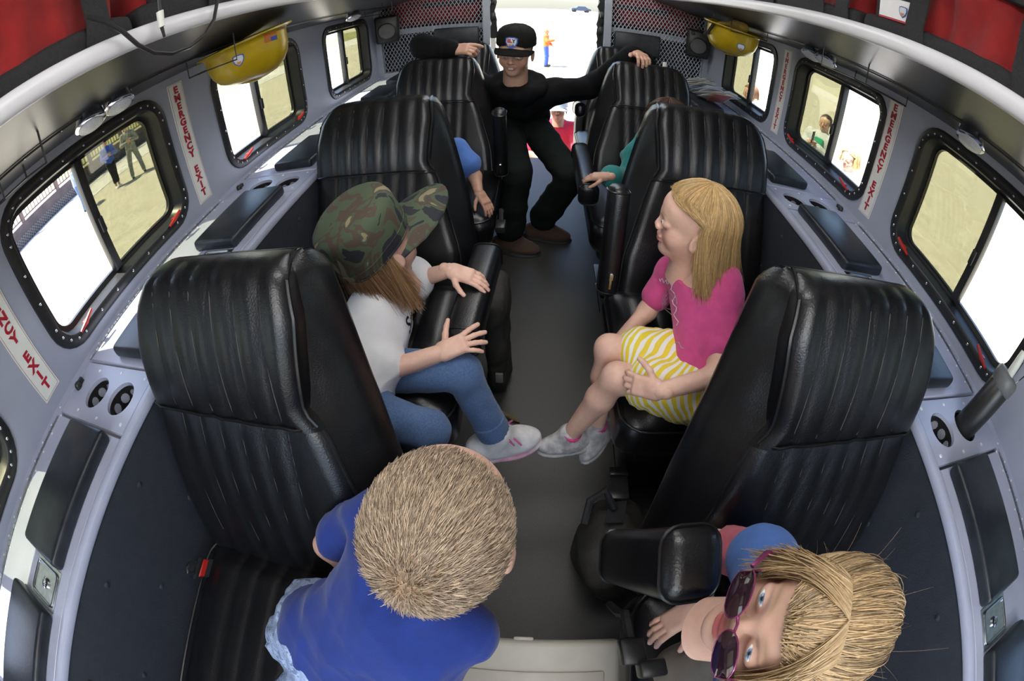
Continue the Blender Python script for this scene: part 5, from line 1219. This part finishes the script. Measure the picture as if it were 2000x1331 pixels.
# beige cooler in the aisle
M_cool = mat('beige_plastic', (.44, .42, .36), .38, var=(.40, .38, .325), vscale=16, bump=.15, bscale=60)
e = empty('cooler_box', (.02, -.20, 0), 'beige plastic cooler box standing in the aisle', 'cooler')
b = MB(); b.rbox((.02, -.22, .18), (.34, .56, .36), .03, 4); b.build('box_body', M_cool, e)
b = MB(); b.rbox((.02, -.22, .385), (.385, .62, .05), .022, 4); ld = b.build('box_lid', M_cool, e)
b = MB(); b.rbox((.02, -.24, .410), (.30, .50, .012), .006, 2); b.build('lid_panel', M_cool, ld)
b = MB(); b.rbox((-.005, .088, .375), (.045, .014, .05), .005, 2); b.build('lid_catch', M_cool, ld)
# flashlight standing in the cup holder of the shaded ledge
c0 = Vector((.983, .2975, .86)); ax = (A(1945, 745, X=1.05)-A(1893, 850, X=.99)).normalized()
ax = Vector((.22, .02, .975)).normalized()
e = empty('flashlight', c0, 'black flashlight standing in the cup holder of the shaded ledge', 'flashlight')
b = MB(); b.lathe([(.034, 0), (.036, .01), (.036, .15), (.033, .155)], c0, ax, 24); b.build('barrel', M_blk, e)
b = MB(); b.lathe([(.034, .150), (.039, .156), (.039, .185), (.034, .192), (.0, .193)], c0, ax, 24); b.build('head_ring', mat('grey_plastic', (.16, .165, .17), .45, var=(.12, .125, .13)), e)
b = MB(); p = c0+ax*.19; b.tube([p, p+Vector((-.004, .0, .045)), p+Vector((.006, .004, .065))], [.012, .011, .009], 10); b.build('switch', M_signw, e)
b = MB(); p = c0+ax*.185; b.tube([p+Vector((.03, -.02, 0)), p+Vector((.05, -.025, .03)), p+Vector((.062, .0, .045)), p+Vector((.05, .025, .03)), p+Vector((.034, .01, .0)), p+Vector((.045, .0, -.05))], .0022, 6); b.build('clip', M_chrome, e)
# day pack on the floor between the front and second shaded seats
M_pack = mat('worn_black_nylon', (.022, .021, .019), .75, var=(.038, .036, .031), vscale=20, bump=.6, bscale=120)
e = empty('day_pack', (.24, .42, 0), 'worn black day pack on the floor behind the raised armrest', 'backpack')
S = SDF(.03); S.ell((.245, .40, .14), (.115, .16, .15)); S.ell((.20, .34, .22), (.07, .09, .08)); S.post = wrinkle(.010, 40, 31); P, F = S.mesh(.009); np_mesh('pack_body', P, F, M_pack, e)
b = MB(); b.tube([(.14, .42, .30), (.15, .47, .34), (.19, .50, .345), (.22, .46, .31)], .011, 8); b.build('haul_loop', M_web, e)
b = MB()
q = [Vector(v) for v in ((.22, .42, .30), (.24, .52, .30), (.25, .62, .25), (.27, .66, .16))]; b.loft([[p+Vector((-.025, 0, 0)), p+Vector((.025, 0, .004)), p+Vector((.025, .003, 0)), p+Vector((-.025, .003, -.004))] for p in q]); b.build('shoulder_strap', M_web, e)
b = MB(); b.rbox((.235, .50, .312), (.055, .03, .014), .004); b.build('strap_buckle', M_blk, e); b = MB(); b.rbox((.245, .58, .285), (.055, .012, .012), .004); b.build('strap_buckle', M_blk, e)
# second pack beside the armrest of the camouflage cap girl
e = empty('gear_pouch', (-.17, .98, 0), 'dark gear pouch on the floor under the armrest of the sunlit second seat', 'pouch')
S = SDF(.03); S.box((-.150, 1.17, .24), (.04, .11, .24), .035); S.post = wrinkle(.008, 42, 33); P, F = S.mesh(.011); np_mesh('pouch_body', P, F, M_pack, e); b = MB(); b.rbox((-.140, 1.060, .12), (.03, .012, .05), .004); b.build('label_patch', mat('worn_grey', (.3, .29, .27), .7, var=(.2, .2, .19)), e)
# seat belts
e = empty('seat_belt', (-.70, .09, .50), 'black seat belt with a red release tongue beside the boy\'s seat', 'seat belt')
b = MB(); a, c = A(445, 1110, X=-.70), A(400, 1110, X=-.715); d = (c-a).normalized(); u = Vector((0, 1, 0))
b.loft([[p-u*.024, p+u*.024, p+u*.024+Vector((.003, 0, 0)), p-u*.024+Vector((.003, 0, 0))] for p in (a-d*.08, a, c)]); b.build('webbing', M_web, e)
R = Matrix((u, d, u.cross(d))).transposed(); b = MB(); b.rbox(c+d*.006, (.046, .020, .012), .003, 1, R); b.build('red_stop', M_red, e)
b = MB(); b.rbox(c+d*.022, (.058, .014, .012), .004, 2, R); b.tube([c+d*.028+u*v_ for v_ in (-.014,)]+[c+d*.050-u*.012, c+d*.056, c+d*.050+u*.012, c+d*.028+u*.014], .004, 6); b.build('tongue', M_blk, e)
e = empty('seat_belt', (.178, .17, .42), 'black seat belt buckle hanging beside the beige cooler box', 'seat belt')
b = MB(); p0, p1 = A(1222, 1200, X=.158), A(1232, 1258, X=.160); d = (p1-p0).normalized(); n = Vector((1, 0, 0)); b.tube([(.178, .17, .42), (.172, .13, .54), p0, p1], .009, 6); b.build('stalk', M_web, e)
R = Matrix((d.cross(Vector((0, 0, 1))).normalized(), d, Vector((0, 0, 1)))).transposed(); b = MB(); b.rbox(p1+d*.015, (.040, .055, .028), .006, 2, R); b.build('buckle', M_blk, e); b = MB(); b.rbox(p1+d*.052+Vector((.022, 0, .012)), (.042, .035, .034), .006, 2, R); b.build('receiver', M_blk, e)
e = empty('seat_belt', (-.20, 1.86, .50), 'black seat belt buckle beside the seat of the light blue child', 'seat belt'); b = MB(); b.tube([(-.180, 1.80, .42), (-.172, 1.66, .50), (-.165, 1.58, .49)], .010, 6); b.build('stalk', M_web, e); b = MB(); b.rbox((-.165, 1.55, .485), (.04, .07, .03), .006); b.build('buckle', M_blk, e)
# print on the shirts
def surf_text(parent, target, txt, o, ux, uy, size, m, lift=.0015, bold=.0):
    me = target.data; T = BVHTree.FromPolygons([v.co[:] for v in me.vertices], [p.vertices[:] for p in me.polygons]); ux = Vector(ux).normalized(); uy = Vector(uy); uy = (uy-ux*uy.dot(ux)).normalized(); n = ux.cross(uy); o = Vector(o)
    tm = text_mesh(txt, size, bold, 0); P = []
    for v in tm.vertices:
        p = o+ux*v.co.x+uy*v.co.y; h = T.ray_cast(p+n*.10, -n, .3); P.append((h[0] if h[0] is not None else p)+n*lift)
    b = MB(); b.add(P, [p.vertices[:] for p in tm.polygons]); return b.build('print', m, parent, 0)
M_ink = mat('black_ink', (.012, .012, .014), .6, var=(.02, .02, .02)); M_glit = mat('silver_glitter', (.55, .50, .55), .35, .5, var=(.3, .28, .3), vscale=400)
ws = child(ec, 'shirt'); nrm = Vector((.80, -.05, .6))
surf_text(ec, ws, 'Smoo', A(806, 612, Y=.78), (.10, .99, .0), nrm.cross(Vector((.10, .99, .0))), .055, M_ink, bold=.0006)
b = MB(); q = [A(x, y, Y=.86) for x, y in ((792, 508), (798, 520), (800, 535), (798, 548))]; b.tube(q, [.002, .008, .008, .001], 6); b.build('green_ribbon', cloth('leaf_green', (.03, .30, .03)), ec)
pk = child(ep, 'shirt'); me = pk.data; T = BVHTree.FromPolygons([v.co[:] for v in me.vertices], [p_.vertices[:] for p_ in me.polygons])
def curve_on(pts, m, nm, r=.0012):
    q = []
    for x, y in pts:
        o = Vector(CAMC); d = (A(x, y, D=1)-o); h = T.ray_cast(o, d, 3)
        if h[0] is not None: q.append(h[0]+h[1]*.0008)
    if len(q) > 2: b = MB(); b.tube(q, r, 5); b.build(nm, m, ep)
for k in range(4): curve_on([(1305+(6+3*k)*math.cos(a)+k, 600+(10+8*k)*math.sin(a)) for a in np.linspace(.5+k*.4, 5.2+k*.3, 14)], M_glit, 'print_swirl', .0009)
curve_on([(1288+2.2*i, 545+4*math.sin(i*1.9)+1.0*i) for i in range(12)], mat('white_print', (.8, .75, .78), .6, var=(.7, .65, .68)), 'print_script', .0011)
curve_on([(1312+.8*i+4*math.sin(i*1.7), 545+7*i) for i in range(14)], mat('white_print', (.8, .75, .78)), 'print_script', .0010)
curve_on([(1296+5*i, 655+5*math.sin(i*1.9)+3*i) for i in range(9)], M_glit, 'print_script', .0012)
